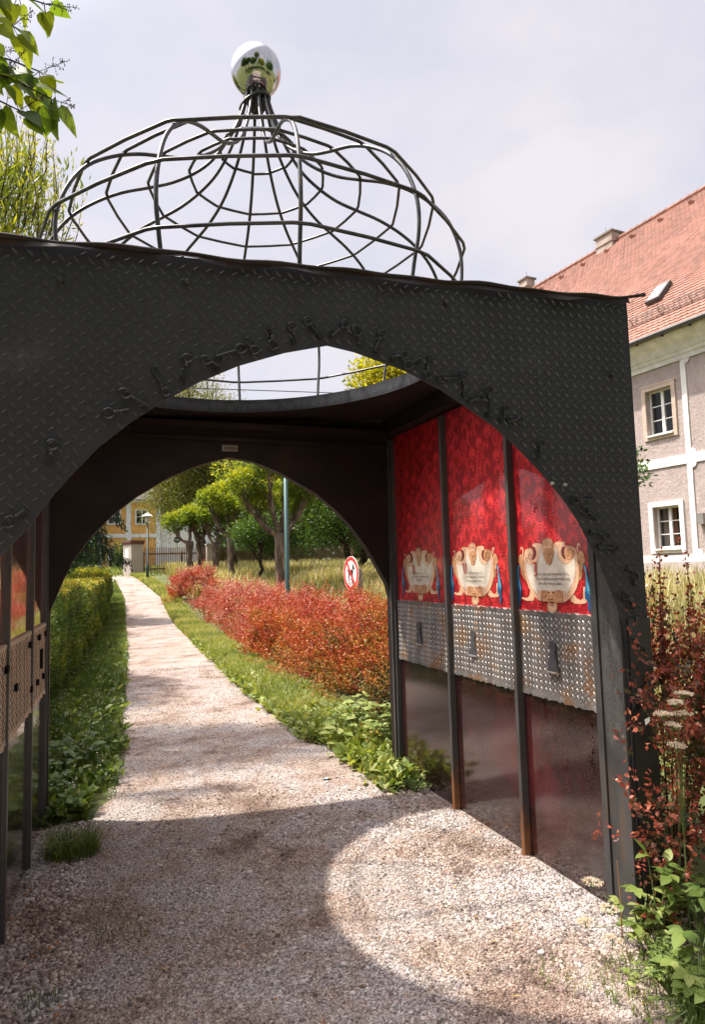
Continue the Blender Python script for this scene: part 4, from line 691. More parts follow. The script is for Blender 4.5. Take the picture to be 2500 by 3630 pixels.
def cat_(lst):
    V = []; F = []; Rn = []; o = 0
    for v, f, r_ in lst: V.append(v); F.append(f + o); Rn.append(r_); o += len(v)
    return np.concatenate(V), np.concatenate(F), np.concatenate(Rn)
def fnoise(p, f=1.0, s=0):
    x, y, z = p[:, 0] * f + s, p[:, 1] * f + s * 1.7, p[:, 2] * f - s
    return (np.sin(x * 1.7 + 1.3 * np.sin(y * 1.1)) + np.sin(y * 2.1 + 1.1 * np.sin(z * 1.9)) + np.sin(z * 2.3 + 1.2 * np.sin(x * 1.3))) / 3
def blades(n, px, py, hmin, hmax, w_, lean, g, col, zf=None):
    h = g.uniform(hmin, hmax, n) * np.where((py > 4) & (py < 5.6), .45, 1.0) * np.where((py > 5.6) & (py < 7), .75, 1.0); z = H(px, py); Pn = np.stack([px, py, z], -1); a = g.uniform(0, 2 * PI, n)
    ln = lean * g.uniform(.2, 1.2, n); dx, dy = np.cos(a) * ln, np.sin(a) * ln; S_ = np.stack([-np.sin(a), np.cos(a), np.zeros(n)], -1)
    w_ = np.broadcast_to(w_, (n,))[:, None]
    b0 = Pn - S_ * w_ / 2; b1 = Pn + S_ * w_ / 2; mid = Pn + np.stack([dx * h * .35, dy * h * .35, h * .6], -1); tip = Pn + np.stack([dx * h, dy * h, h * (1 - .25 * ln)], -1)
    V = np.stack([b0, b1, mid + S_ * w_ * .4, mid - S_ * w_ * .4, tip], 1).reshape(-1, 3); i = (np.arange(n) * 5)[:, None]
    F = np.concatenate([i + np.array([[0, 1, 2, 3]]), i + np.array([[3, 2, 4, 4]])]); 
    # use tris for the tip: make everything triangles
    T = np.concatenate([i + np.array([[0, 1, 2]]), i + np.array([[0, 2, 3]]), i + np.array([[3, 2, 4]])]); return V, T, rn(col, 5)

# ---- verges
def verge(name, label, xr, yr, n, hmin, hmax, wd, seed, wl=0, flowers=0, cshift=0, wscale=1.0):
    g = np.random.default_rng(seed); y = yr[0] + (yr[1] - yr[0]) * g.uniform(0, 1, n) ** 1.7; lo, hi = xr(y); x = lo + (hi - lo) * g.uniform(0, 1, n)
    p = np.stack([x, y, y * 0], -1); edge = np.minimum(x - lo, hi - x) / np.maximum(hi - lo, .01); k = g.uniform(0, 1, n) < np.clip(.35 + edge * 4 + .5 * fnoise(p, 2.0, seed), 0, 1); x, y, p = x[k], y[k], p[k]; n = len(x)
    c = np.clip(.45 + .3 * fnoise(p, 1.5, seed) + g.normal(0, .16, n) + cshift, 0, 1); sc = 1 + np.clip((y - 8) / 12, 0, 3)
    hm = (1 + .45 * fnoise(p, 2.3, seed + 3)); V1 = blades(n, x, y, hmin, hmax, wd * sc, .6, g, c); 
    V1 = (V1[0], V1[1], V1[2]); o = fast(name, V1[0], V1[1], MAT['g_grass'], V1[2]); tag(o, label, 'grass', kind='stuff')
    o2 = None
    if wl:
        y = yr[0] + (min(yr[1], 16) - yr[0]) * g.uniform(0, 1, wl) ** 1.6; lo, hi = xr(y); x = lo + (hi - lo) * g.uniform(0, 1, wl); m0 = 9
        cx = rn(x, m0) + g.normal(0, .03, wl * m0); cy_ = rn(y, m0) + g.normal(0, .03, wl * m0); a = g.uniform(0, 2 * PI, wl * m0); el = g.uniform(.25, 1.15, wl * m0)
        D = np.stack([np.cos(a) * np.cos(el), np.sin(a) * np.cos(el), np.sin(el)], -1); Pn = np.stack([cx, cy_, H(cx, cy_) + g.uniform(0, .10, wl * m0)], -1); L_ = g.uniform(.05, .13, wl * m0) * wscale
        v, f = leaf6(Pn, D, L_, L_ * g.uniform(.38, .6, wl * m0), .15, .35, g); c = np.clip(.5 + g.normal(0, .22, wl * m0) + cshift, 0, 1)
        o2 = fast('broadleaf_weeds', v, f, MAT['g_weed'], rn(c, 12)); tag(o2, label.replace('grass', 'broadleaf weeds', 1), 'weeds', kind='stuff')
    if flowers:
        y = yr[0] + (9 - yr[0]) * g.uniform(0, 1, flowers); lo, hi = xr(y); x = lo + (hi - lo) * g.uniform(0.1, .9, flowers); m0 = 5
        cx, cy_ = rn(x, m0), rn(y, m0); a = np.tile(np.arange(m0) * 2 * PI / m0, flowers); hz = rn(g.uniform(.10, .26, flowers), m0)
        Pn = np.stack([cx, cy_, H(cx, cy_) + hz], -1); D = nrm(np.stack([np.cos(a), np.sin(a), a * 0 + .3], -1)); v, f = leaf4(Pn, D, .008, .006, .1, g)
        o3 = fast('daisy_flowers', v, f, MAT['w_flower'], rn(g.uniform(0, 1, flowers * m0), 4)); tag(o3, 'tiny white daisies scattered ' + ('in the shaded verge below the green hedge' if xr(np.array([6.0]))[0][0] < 0 else 'in the sunny verge below the red bushes'), 'flowers', kind='stuff')
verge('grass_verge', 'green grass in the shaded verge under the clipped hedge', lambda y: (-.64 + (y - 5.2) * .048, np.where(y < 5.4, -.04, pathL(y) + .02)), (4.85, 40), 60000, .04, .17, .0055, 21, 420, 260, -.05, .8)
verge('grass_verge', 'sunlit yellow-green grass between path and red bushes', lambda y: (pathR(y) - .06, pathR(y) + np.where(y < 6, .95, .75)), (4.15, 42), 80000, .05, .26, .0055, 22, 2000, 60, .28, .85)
# sparse sprigs on gravel near right foreground and around the left pier
def sprigs(name, label, cx, cy_, r_, n, hmin, hmax, wd, seed, cs, m_='g_grass', lean=.7):
    g = np.random.default_rng(seed); a = g.uniform(0, 2 * PI, n); q = r_ * np.sqrt(g.uniform(0, 1, n)); x, y = cx + q * np.cos(a), cy_ + q * np.sin(a)
    V1 = blades(n, x, y, hmin, hmax, wd, lean, g, np.clip(cs + g.normal(0, .15, n), 0, 1)); return V1
v = sprigs('', '', -.12, 4.33, .15, 520, .14, .44, .005, 31, .5, lean=1.3); o = fast('grass_tuft', *v[:2], MAT['g_grass'], v[2]); tag(o, 'dense grass tuft growing from the gravel by the left mirrored panels', 'grass tuft')
lst = [sprigs('', '', 1.98, 2.05, .22, 420, .02, .08, .004, 32, .6, lean=1.2), sprigs('', '', 1.70, 2.25, .12, 60, .015, .05, .003, 33, .6, lean=1.3), sprigs('', '', 2.15, 1.75, .3, 700, .08, .28, .005, 34, .45), sprigs('', '', -.05, 2.35, .14, 40, .015, .04, .003, 35, .6), sprigs('', '', .12, 3.3, .12, 40, .02, .05, .004, 36, .5), sprigs('', '', -.2, 2.9, .08, 40, .02, .06, .004, 37, .4)]
lst.append(sprigs('', '', 2.55, 1.5, .5, 1600, .08, .34, .006, 38, .4))
v = cat_(lst); o = fast('grass_sprigs', v[0], v[1], MAT['g_grass'], v[2]); tag(o, 'thin grass sprouting through the gravel along the foreground edges', 'grass', kind='stuff')

# meadow
g = np.random.default_rng(41); n = 60000; y = -1 + 47 * g.uniform(0, 1, n) ** 1.25; x = 3.95 + 12 * g.uniform(0, 1, n) ** 1.2; d_ = np.hypot(x, y)
v = blades(n, x, y, .35, .95, .0035 + .0011 * d_, .45, g, np.clip(.55 + .28 * fnoise(np.stack([x, y, y * 0], -1), .8, 4) + g.normal(0, .2, n), 0, 1)); o = fast('meadow_grass', v[0], v[1], MAT['g_meadow'], v[2]); tag(o, 'tall pale yellow meadow grass beyond the red hedge', 'grass', kind='stuff')
g = np.random.default_rng(42); n = 9000; x = g.uniform(-14, 14, n); y = g.uniform(40, 72, n)
v = blades(n, x, y, .1, .3, .05, .5, g, np.clip(.6 + g.normal(0, .15, n), 0, 1)); o = fast('lawn_grass', v[0], v[1], MAT['g_grass'], v[2]); tag(o, 'short lawn grass beyond the far end of the path', 'grass', kind='stuff')
g = np.random.default_rng(43); n = 9000; x = g.uniform(-14, -2.2, n); y = g.uniform(3, 40, n)
v = blades(n, x, y, .1, .35, .02, .5, g, np.clip(.4 + g.normal(0, .15, n), 0, 1)); o = fast('lawn_grass', v[0], v[1], MAT['g_grass'], v[2]); tag(o, 'rough grass on the garden side of the green hedge', 'grass', kind='stuff')

# ---- clipped green hedge on the left
g = np.random.default_rng(51); n = 120000
y = 5.25 + 23 * g.uniform(0, 1, n) ** 2.0; side_ = g.uniform(0, 1, n) < .66
hh = 1.46 + .03 * np.sin(y * 1.7) + .02 * np.sin(y * 5)
z = np.where(side_, hh * g.uniform(0.03, 1, n) ** .85, hh - np.abs(g.normal(0, .03, n))); x = np.where(side_, -.62 - np.abs(g.normal(0, .05, n)) + .05 * np.sin(z * 4 + y * 1.1) * 1, -.62 - 1.15 * g.uniform(0, 1, n))
x = x + .035 * np.sin(y * 3.3 + z * 5) + .03 * np.sin(y * 8.3 - z * 7)
# front end cap of the hedge
ne = 7000; y[:ne] = 5.22 + np.abs(g.normal(0, .05, ne)); x[:ne] = -.62 - 1.15 * g.uniform(0, 1, ne); z[:ne] = 1.45 * g.uniform(0, 1, ne)
Pn = np.stack([x, y, z + H(x, y)], -1); D = nrm(rdir(n, .15, g) + np.where(side_[:, None], np.array([.75, -.15, .55]), np.array([.1, 0, 1.1]))); sc = 1 + np.clip((y - 7) / 9, 0, 2.2)
Lh = g.uniform(.020, .042, n) * sc; x = x + (y - 5.2) * .048; Pn[:, 0] = x; v, f = leaf4(Pn, D, Lh, Lh * .42, .1, g)
c = np.clip(.36 + .22 * fnoise(Pn, 3.0, 1) + .16 * fnoise(Pn, 9.0, 5) + np.where(z > hh - .07, .34, .04) + g.normal(0, .13, n), 0, 1)  # top leaves yellower: sunlight on the hedge top put into their colour
hed = thing('clipped_hedge', 'long clipped green hedge with a sunlit yellow top along the left of the path', 'hedge', (-1.2, 5.2, 0))
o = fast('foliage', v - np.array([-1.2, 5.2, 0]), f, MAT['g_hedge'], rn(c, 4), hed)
cb = MB(); 
for i in range(46):
    y0 = 5.5 + i * .5; r_ = random.Random(i); x0 = -1.2 + (y0 - 5.2) * .048 + r_.uniform(-.1, .1); z0 = float(H(x0, y0)); cb.tube([(x0 + 1.2, y0 - 5.2, z0 - .05), (x0 + 1.2 + r_.uniform(-.1, .1), y0 - 5.2, z0 + .5), (x0 + 1.2 + r_.uniform(-.2, .2), y0 - 5.2 + r_.uniform(-.2, .2), z0 + 1.25)], [.03, .02, .008], 5)
cb.build('stems', MAT['bark_dark'], hed)
# dense inner twig mass, darker leaves deep inside the hedge
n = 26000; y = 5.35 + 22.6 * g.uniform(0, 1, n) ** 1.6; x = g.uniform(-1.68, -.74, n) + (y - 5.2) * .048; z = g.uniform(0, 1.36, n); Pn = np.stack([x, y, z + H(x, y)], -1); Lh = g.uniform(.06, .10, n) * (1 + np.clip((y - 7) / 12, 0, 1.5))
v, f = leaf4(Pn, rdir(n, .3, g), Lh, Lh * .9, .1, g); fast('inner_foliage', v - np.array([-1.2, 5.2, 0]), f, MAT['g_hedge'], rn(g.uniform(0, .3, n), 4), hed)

# ---- red barberry bushes
def barberry(name, label, cx, cy_, rx_, ry_, h, ntw, nl, lsz, seed, cfun, tl=(.12, .28), group=None, matn='r_berberis', z0=None):
    g = np.random.default_rng(seed); root = thing(name, label, 'bush', (cx, cy_, float(H(cx, cy_))), 0, group)
    a = g.uniform(0, 2 * PI, ntw); ph = np.arccos(g.uniform(-.15, 1, ntw)); fr = g.uniform(.55, 1.0, ntw) ** .6
    bump_ = 1 + .14 * np.sin(a * 3 + seed) + .10 * np.sin(a * 7 + ph * 5) + .08 * np.sin(ph * 9 + seed)
    ex = lambda q: np.sign(q) * np.abs(q) ** .75
    bx = rx_ * ex(np.sin(ph) * np.cos(a)) * fr * bump_; by = ry_ * ex(np.sin(ph) * np.sin(a)) * fr * bump_; bz = h * (.16 + .70 * np.clip(ex(np.cos(ph)), -.2, 1) * fr * bump_)
    ncl = max(12, ntw // 24); ci = g.integers(0, ncl, ntw); a = a[:ncl][ci] + g.normal(0, .13, ntw); ph = np.clip(ph[:ncl][ci] + g.normal(0, .13, ntw), 0, 1.9); fr = np.clip(fr[:ncl][ci] + g.normal(0, .07, ntw), .3, 1.12); cofs = g.normal(0, .16, ncl)[ci]
    bump_ = 1 + .14 * np.sin(a * 3 + seed) + .10 * np.sin(a * 7 + ph * 5) + .08 * np.sin(ph * 9 + seed)
    bx = rx_ * ex(np.sin(ph) * np.cos(a)) * fr * bump_; by = ry_ * ex(np.sin(ph) * np.sin(a)) * fr * bump_; bz = h * (.10 + .76 * np.clip(ex(np.cos(ph)), -.2, 1) * fr * bump_)
    B = np.stack([bx, by, np.maximum(bz, .03)], -1); out_ = nrm(np.stack([bx / rx_, by / ry_, bz * 0 + .9], -1) + g.normal(0, .33, (ntw, 3))); tln = g.uniform(*tl, ntw) * (1 + .5 * (bz > h * .7) * g.uniform(0, 1, ntw))
    t_ = np.tile(np.linspace(.1, 1, nl), ntw); D0 = rn3(out_, nl); Pn = rn3(B, nl) + D0 * (rn(tln, nl) * t_)[:, None]; Pn[:, 2] -= .06 * t_ * t_ * rn(tln, nl)
    Pn += g.normal(0, lsz * .35, Pn.shape); D = nrm(D0 * .7 + rdir(len(Pn), .2, g)); L_ = lsz * g.uniform(.6, 1.3, len(Pn)) * (1.2 - .45 * t_)
    okk = ~((Pn[:, 0] + cx < 2.40) & (Pn[:, 1] + cy_ > 2.33) & (Pn[:, 1] + cy_ < 5.02)); cm_ = rn(cofs, nl)[okk]; Pn, D, L_, t_ = Pn[okk], D[okk], L_[okk], t_[okk]
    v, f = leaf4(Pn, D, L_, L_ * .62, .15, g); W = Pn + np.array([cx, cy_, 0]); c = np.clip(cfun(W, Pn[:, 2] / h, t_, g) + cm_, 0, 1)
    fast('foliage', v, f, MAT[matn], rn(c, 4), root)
    # twigs: thin triangular prisms along every third shoot
    k = np.arange(0, ntw, 5); k = k[(B[k][:, 0] + out_[k][:, 0] * tln[k] + cx > 2.40) | (B[k][:, 1] + cy_ > 5.3)]; b0 = B[k]; b1 = B[k] + out_[k] * tln[k][:, None]; S_ = nrm(np.cross(out_[k], np.array([0.3, .2, 1.])));  U_ = np.cross(S_, out_[k]); r_ = lsz * .055
    V = np.stack([b0 + S_ * r_, b0 - S_ * r_ * .5 + U_ * r_, b0 - S_ * r_ * .5 - U_ * r_, b1], 1).reshape(-1, 3); i = (np.arange(len(k)) * 4)[:, None]
    T = np.concatenate([i + np.array([[0, 1, 3]]), i + np.array([[1, 2, 3]]), i + np.array([[2, 0, 3]])]); tag(fast('twigs', V, T, MAT['twig_red'], None, root), kind='stuff')
    st = MB(); rr_ = random.Random(seed)
    for q in range(16):
        a = rr_.uniform(0, 2 * PI); e = rr_.uniform(.3, .7); st.tube([(.1 * math.cos(a), .1 * math.sin(a), -.05), (rx_ * e * .5 * math.cos(a), ry_ * e * .5 * math.sin(a), h * .35), (rx_ * e * math.cos(a), ry_ * e * math.sin(a), h * .7)], [.007, .005, .002], 5)
    st.build('stems', MAT['twig_red'], root)
    return root
def rn3(v, k): return np.repeat(v, k, 0)
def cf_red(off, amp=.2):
    return lambda W, zh, t_, g: .58 + off + .14 * (zh - .5) + amp * fnoise(W, 2.2, 2) + .16 * fnoise(W, 6, 3) + .16 * (t_ - .5) + g.normal(0, .11, len(W)) - .62 * np.clip(.5 - zh, 0, 1)  # lower leaves greener, also darkened to put shaded hollows into the colour
BB = [(3.30, 5.95, .80, .90, 1.34, 3000, 16, .029, 'orange and green barberry bush right against the far pier of the black gateway', -.30),
      (3.28, 7.35, .76, .98, 1.26, 2700, 15, .031, 'orange-red barberry bush below the round dog sign', -.20),
      (3.38, 9.05, .80, 1.12, 1.20, 2400, 14, .034, 'bright red barberry bush just right of the grey-green pole', -.08),
      (3.35, 11.1, .82, 1.22, 1.16, 2100, 13, .040, 'dark red barberry bush at the foot of the grey-green pole', .0),
      (3.55, 13.7, .85, 1.6, 1.20, 1700, 13, .037, 'wide crimson barberry bush just left of the grey-green pole', .10),
      (3.75, 17.2, .95, 2.0, 1.32, 1700, 12, .043, 'long pinkish red barberry bush in the middle of the row', .18),
      (4.15, 22.0, 1.1, 2.6, 1.25, 1700, 12, .05, 'dusty pink barberry bush near the far end of the row', .24),
      (3.75, 28.0, 1.05, 1.6, 1.45, 1300, 12, .06, 'last rounded crimson barberry bush standing before the fence pillar', .16)]
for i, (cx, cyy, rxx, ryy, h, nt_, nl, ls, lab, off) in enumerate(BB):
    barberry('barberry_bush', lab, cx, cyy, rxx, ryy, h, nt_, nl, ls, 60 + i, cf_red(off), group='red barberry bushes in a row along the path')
def cf_pur(W, zh, t_, g): return .38 + .30 * (zh - .4) + .20 * fnoise(W, 2.4, 7) + .30 * (t_ - .5) + g.normal(0, .12, len(W))

# dry leaves and bits of twig on the gravel
g = np.random.default_rng(170); n = 260; x = g.uniform(-.4, 2.2, n); y = 1.3 + 9 * g.uniform(0, 1, n) ** 1.6; k = (x > np.where(y > 4.8, pathL(y), -.4)) & (x < np.where(y > 4.6, pathR(y), 2.2)); x, y = x[k], y[k]; n = len(x)
Pn = np.stack([x, y, H(x, y) + .010], -1); a = g.uniform(0, 2 * PI, n); D = np.stack([np.cos(a), np.sin(a), g.normal(0, .15, n)], -1); L_ = g.uniform(.012, .04, n); v, f = leaf4(Pn, nrm(D), L_, L_ * g.uniform(.12, .6, n), .2, g, np.tile(np.array([[0.1, 0, 1.]]), (n, 1)))
leafmat('r_litter', [(0, (0.10, 0.05, 0.025)), (0.5, (0.28, 0.16, 0.07)), (0.85, (0.45, 0.33, 0.10)), (1, (0.30, 0.33, 0.06))], 0.1); tag(fast('leaf_litter', v, f, MAT['r_litter'], rn(g.uniform(0, 1, n), 4)), 'dry leaf bits and twigs scattered over the gravel path', 'leaf litter', kind='stuff')

# shaggy bush right of the gateway
rb_ = barberry('barberry_bush', 'dark purple-red barberry bush with large leaves crowding the right outer side of the gateway', 2.86, 2.86, .62, .74, 1.50, 2100, 15, .030, 91, cf_pur, tl=(.16, .38), matn='r_purple')
def shoots(root, pts, lsz, seed, matn, cen):
    g = np.random.default_rng(seed); lst = []; tb = MB(); cen = np.array(cen)
    for (p0, p1, bend) in pts:
        p0, p1 = np.array(p0), np.array(p1); k = 20; t_ = np.linspace(.12, 1, k); ln = np.linalg.norm(p1 - p0); mid = (p0 + p1) / 2 + np.array(bend)
        cur = ((1 - t_)[:, None] ** 2) * p0 + 2 * (t_ * (1 - t_))[:, None] * mid + (t_[:, None] ** 2) * p1
        tb.tube([tuple(q - cen) for q in np.vstack([p0, cur[::4], p1])], [.0035, .003, .0026, .0022, .002, .0018, .0012][:len(cur[::4]) + 2], 5)
        for m0 in range(4):
            D = nrm(nrm(p1 - p0)[None] * .5 + rdir(k, .15, g)); L_ = lsz * g.uniform(.6, 1.2, k) * (1.1 - .55 * t_); v, f = leaf6(cur, D, L_, L_ * .58, .15, .2, g)
            lst.append((v - cen, f, rn(np.clip(.45 + .35 * t_ + g.normal(0, .12, k), 0, 1), 12)))
    v = cat_(lst); fast('shoot_leaves', v[0], v[1], MAT[matn], v[2], root); tb.build('shoots', MAT['twig_red'], root)
cz = (2.86, 2.86, float(H(2.86, 2.86)))
SH = [((2.65, 2.6, .9), (2.56, 2.48, 1.62), (0, 0, .1)), ((2.9, 2.6, .9), (2.80, 2.55, 1.60), (.03, 0, .1)), ((2.75, 2.7, .9), (2.72, 2.62, 1.50), (0, 0, .1)), ((2.95, 2.7, 1.), (2.93, 2.66, 1.46), (0, 0, .05)), ((2.6, 2.5, .8), (2.50, 2.44, 1.44), (-.02, 0, .1)),
      ((2.62, 2.5, 1.02), (2.20, 2.20, 1.10), (0, 0, .10)), ((2.7, 2.5, .82), (2.33, 2.25, .93), (0, 0, .08)), ((2.65, 2.45, .78), (2.19, 2.12, .70), (0, 0, .10)), ((2.7, 2.4, .60), (2.28, 2.15, .48), (0, 0, .12)), ((2.7, 2.4, .42), (2.22, 2.12, .33), (0, 0, .12)), ((2.75, 2.4, .5), (2.40, 2.18, .36), (0, 0, .10)), ((2.7, 2.4, .7), (2.45, 2.2, .62), (0, 0, .1)), ((2.75, 2.4, 1.1), (2.42, 2.2, 1.05), (0, 0, .1)), ((2.75, 2.45, .3), (2.5, 2.2, .22), (0, 0, .1))]
shoots(rb_, SH, .036, 92, 'r_purple', cz)

def umbel_plant(name, label, base, heads, seed, hr=.045, colr='w_flower'):
    g = np.random.default_rng(seed); root = thing(name, label, 'wildflower', base); B = np.array(base); st = MB(); fork = B + np.array([0, 0, (heads[0][2] - base[2]) * .45])
    st.tube([(0, 0, 0), tuple(fork - B)], [.0028, .0024], 6)
    for h in heads: h = np.array(h); st.tube([tuple(fork - B), tuple((fork + h) / 2 - B + np.array([.01, 0, .02])), tuple(h - B - np.array([0, 0, .03]))], [.0020, .0017, .0012], 5)
    lst = []
    for h in heads:
        h = np.array(h)
        for q in range(16):
            a = g.uniform(0, 2 * PI); r_ = hr * math.sqrt(g.uniform(0, 1)); c = h + np.array([r_ * math.cos(a), r_ * math.sin(a), -.25 * r_ * r_ / hr]); st.tube([tuple(h - B - np.array([0, 0, .03])), tuple(c - B)], .0009, 4)
            k = 26; P2 = c + g.normal(0, .0055, (k, 3)) * np.array([1, 1, .4]); v, f = leaf4(P2, rdir(k, .8, g), .0062, .006, .1, g); lst.append((v - B, f, rn(g.uniform(0, 1, k), 4)))
    v = cat_(lst); fast('flower_head', v[0], v[1], MAT[colr], v[2], root); st.build('stem', MAT['stem'], root); return root
umbel_plant('umbel_flower', 'white lacy umbel flowers poking out of the purple bush right of the gateway', (2.24, 2.14, 0), [(2.13, 2.03, 1.05), (2.05, 2.02, 1.015), (2.19, 2.05, 1.075), (2.175, 2.04, 1.0), (2.14, 2.05, .88), (2.07, 2.0, .975)], 71, .028)
umbel_plant('umbel_flower', 'grey-white seeding umbels leaning over the gravel at the foot of the near right pier', (2.05, 2.2, 0), [(1.86, 2.30, .16), (1.96, 2.28, .20), (2.00, 2.42, .24), (1.90, 2.2, .13)], 72, .035)

def leafy_plant(name, label, base, stems, leaflet, seed, cshift=0, n5=5, matn='g_weed', kind=None, cat='plant'):
    g = np.random.default_rng(seed); root = thing(name, label, cat, base); B = np.array(base); st = MB(); lst = []
    for (ex, ey, ez) in stems:
        tip = np.array([ex, ey, ez]); side_ = np.array([0, 0, 1.]); mid = B * .5 + tip * .5 + np.array([0, 0, .06]); st.tube([(0, 0, 0), tuple(mid - B), tuple(tip - B)], [.004, .003, .0022], 5)
        d0 = nrm(tip - mid + np.array([0, 0, -.02])); 
        for q in range(n5):
            a = (q - (n5 - 1) / 2) * .85; rot = np.array([d0[0] * math.cos(a) - d0[1] * math.sin(a), d0[0] * math.sin(a) + d0[1] * math.cos(a), .12 + g.normal(0, .12)]); D = nrm(rot)[None]
            L_ = leaflet * g.uniform(.75, 1.15) * (1 - .12 * abs(q - (n5 - 1) / 2)); N = nrm(np.array([[g.normal(0, .25), g.normal(0, .25) - .2, 1.]])); v, f = leaf6(tip[None], D, L_, L_ * .55, .14, .25, g, N); lst.append((v - B, f, rn(np.clip(.5 + g.normal(0, .14, 1) + cshift, 0, 1), 12)))
    v = cat_(lst); fast('leaves', v[0], v[1], MAT[matn], v[2], root); st.build('stem', MAT['stem'], root); return root
g = np.random.default_rng(77)
def ring(cx, cy_, r0, r1, z0, z1, n): 
    a = g.uniform(0, 2 * PI, n); r_ = g.uniform(r0, r1, n); return [(cx + r_[i] * math.cos(a[i]), cy_ + r_[i] * math.sin(a[i]), g.uniform(z0, z1)) for i in range(n)]
leafy_plant('ground_elder', 'large pale green leaved plant in the sunny bottom right corner', (2.30, 2.10, 0), ring(2.28, 2.08, .06, .24, .16, .34, 17), .085, 81, .05)
leafy_plant('ground_elder', 'tall sprig of toothed green leaves rising in front of the near right pier', (2.16, 2.22, 0), [(2.12, 2.22, .40), (2.20, 2.20, .36), (2.06, 2.22, .28), (2.17, 2.16, .26), (2.02, 2.2, .16)], .075, 82, .1, 3)
leafy_plant('ground_elder', 'dark glossy leaved plant under the purple bush at the right edge', (2.46, 2.02, 0), ring(2.42, 2.04, .03, .2, .12, .40, 15), .07, 83, -.15)
leafy_plant('low_weed', 'low yellow-green weed creeping onto the sunlit gravel at lower right', (1.98, 1.98, 0), ring(1.98, 1.98, .02, .16, .03, .12, 30), .028, 84, .25, 5)
leafy_plant('low_weed', 'small leafy weed on the gravel between path and near right pier', (2.06, 2.16, 0), ring(2.08, 2.08, .02, .14, .03, .14, 30), .03, 85, .12, 5)
leafy_plant('low_weed', 'small patch of low leaves on the gravel at the foot of the far right pier', (2.14, 4.42, 0), ring(2.12, 4.46, .02, .14, .02, .07, 26), .035, 86, .2, 5)
leafy_plant('broadleaf_plant', 'bushy plant with broad pale leaves beside the far right pier', (2.42, 5.35, 0), ring(2.40, 5.35, .03, .34, .12, .44, 48), .08, 87, .25)
leafy_plant('broadleaf_plant', 'sunlit broad leaved plant in the verge one step beyond the far right pier', (2.40, 6.1, 0), ring(2.38, 6.1, .03, .34, .10, .38, 44), .08, 88, .3)
leafy_plant('dock_plant', 'dock plant with long upright leaves at the edge of the sunny verge', (2.05, 5.75, 0), ring(2.05, 5.75, .02, .10, .14, .24, 9), .13, 89, .3, 1)
leafy_plant('broadleaf_plant', 'dark leaved plant in the shade beyond the left mirrored panels', (-.30, 5.2, 0), ring(-.30, 5.25, .03, .25, .08, .30, 26), .08, 90, -.15)
leafy_plant('broadleaf_plant', 'shaded leafy weed at the foot of the green hedge beside the path', (-.22, 6.1, 0), ring(-.22, 6.1, .03, .25, .08, .28, 26), .08, 93, -.12)
leafy_plant('ground_elder', 'light green leaves crowding the very bottom right corner', (2.12, 1.85, 0), ring(2.12, 1.82, .05, .26, .08, .26, 20), .075, 94, .15)
leafy_plant('low_weed', 'fresh sunlit weed at the foot of the near right pier beside the dry stalk', (2.16, 2.30, 0), ring(2.15, 2.26, .02, .12, .04, .20, 26), .05, 95, .35, 3)
leafy_plant('low_weed', 'clover-like weed mat on the gravel near the bottom right corner', (1.90, 1.80, 0), ring(1.90, 1.80, .02, .17, .02, .08, 34), .022, 96, .2, 5)
q = MB(); q.tube([(0, 0, 0), (.004, 0, .16), (-.004, 0, .33)], [.003, .0026, .0015], 5); mat('dry_straw', (.42, .20, .06), 10, .8); o = q.build('dry_stalk', MAT['dry_straw']); o.location = (2.09, 2.36, 0); tag(o, 'thin dry orange stalk standing in front of the near right pier', 'stalk')
# litter: crumpled wrapper
q = MB(); r_ = random.Random(1); V = []; F = []
for i in range(6):
    for j in range(4): V.append((i * .014 + r_.uniform(-.004, .004), j * .012 + r_.uniform(-.004, .004), .008 + r_.uniform(0, .012)))
for i in range(5):
    for j in range(3): F.append((i * 4 + j, i * 4 + 4 + j, i * 4 + 5 + j, i * 4 + 1 + j))
q.add(V, F); mat('wrapper', [(0.40, (.62, .64, .66)), (0.56, (.08, .25, .42)), (.62, (.5, .3, .1))], 40, .3); o = q.build('wrapper', MAT['wrapper']); o.location = (1.62, 4.95, 0); tag(o, 'crumpled white and blue wrapper on the gravel by the verge', 'litter')

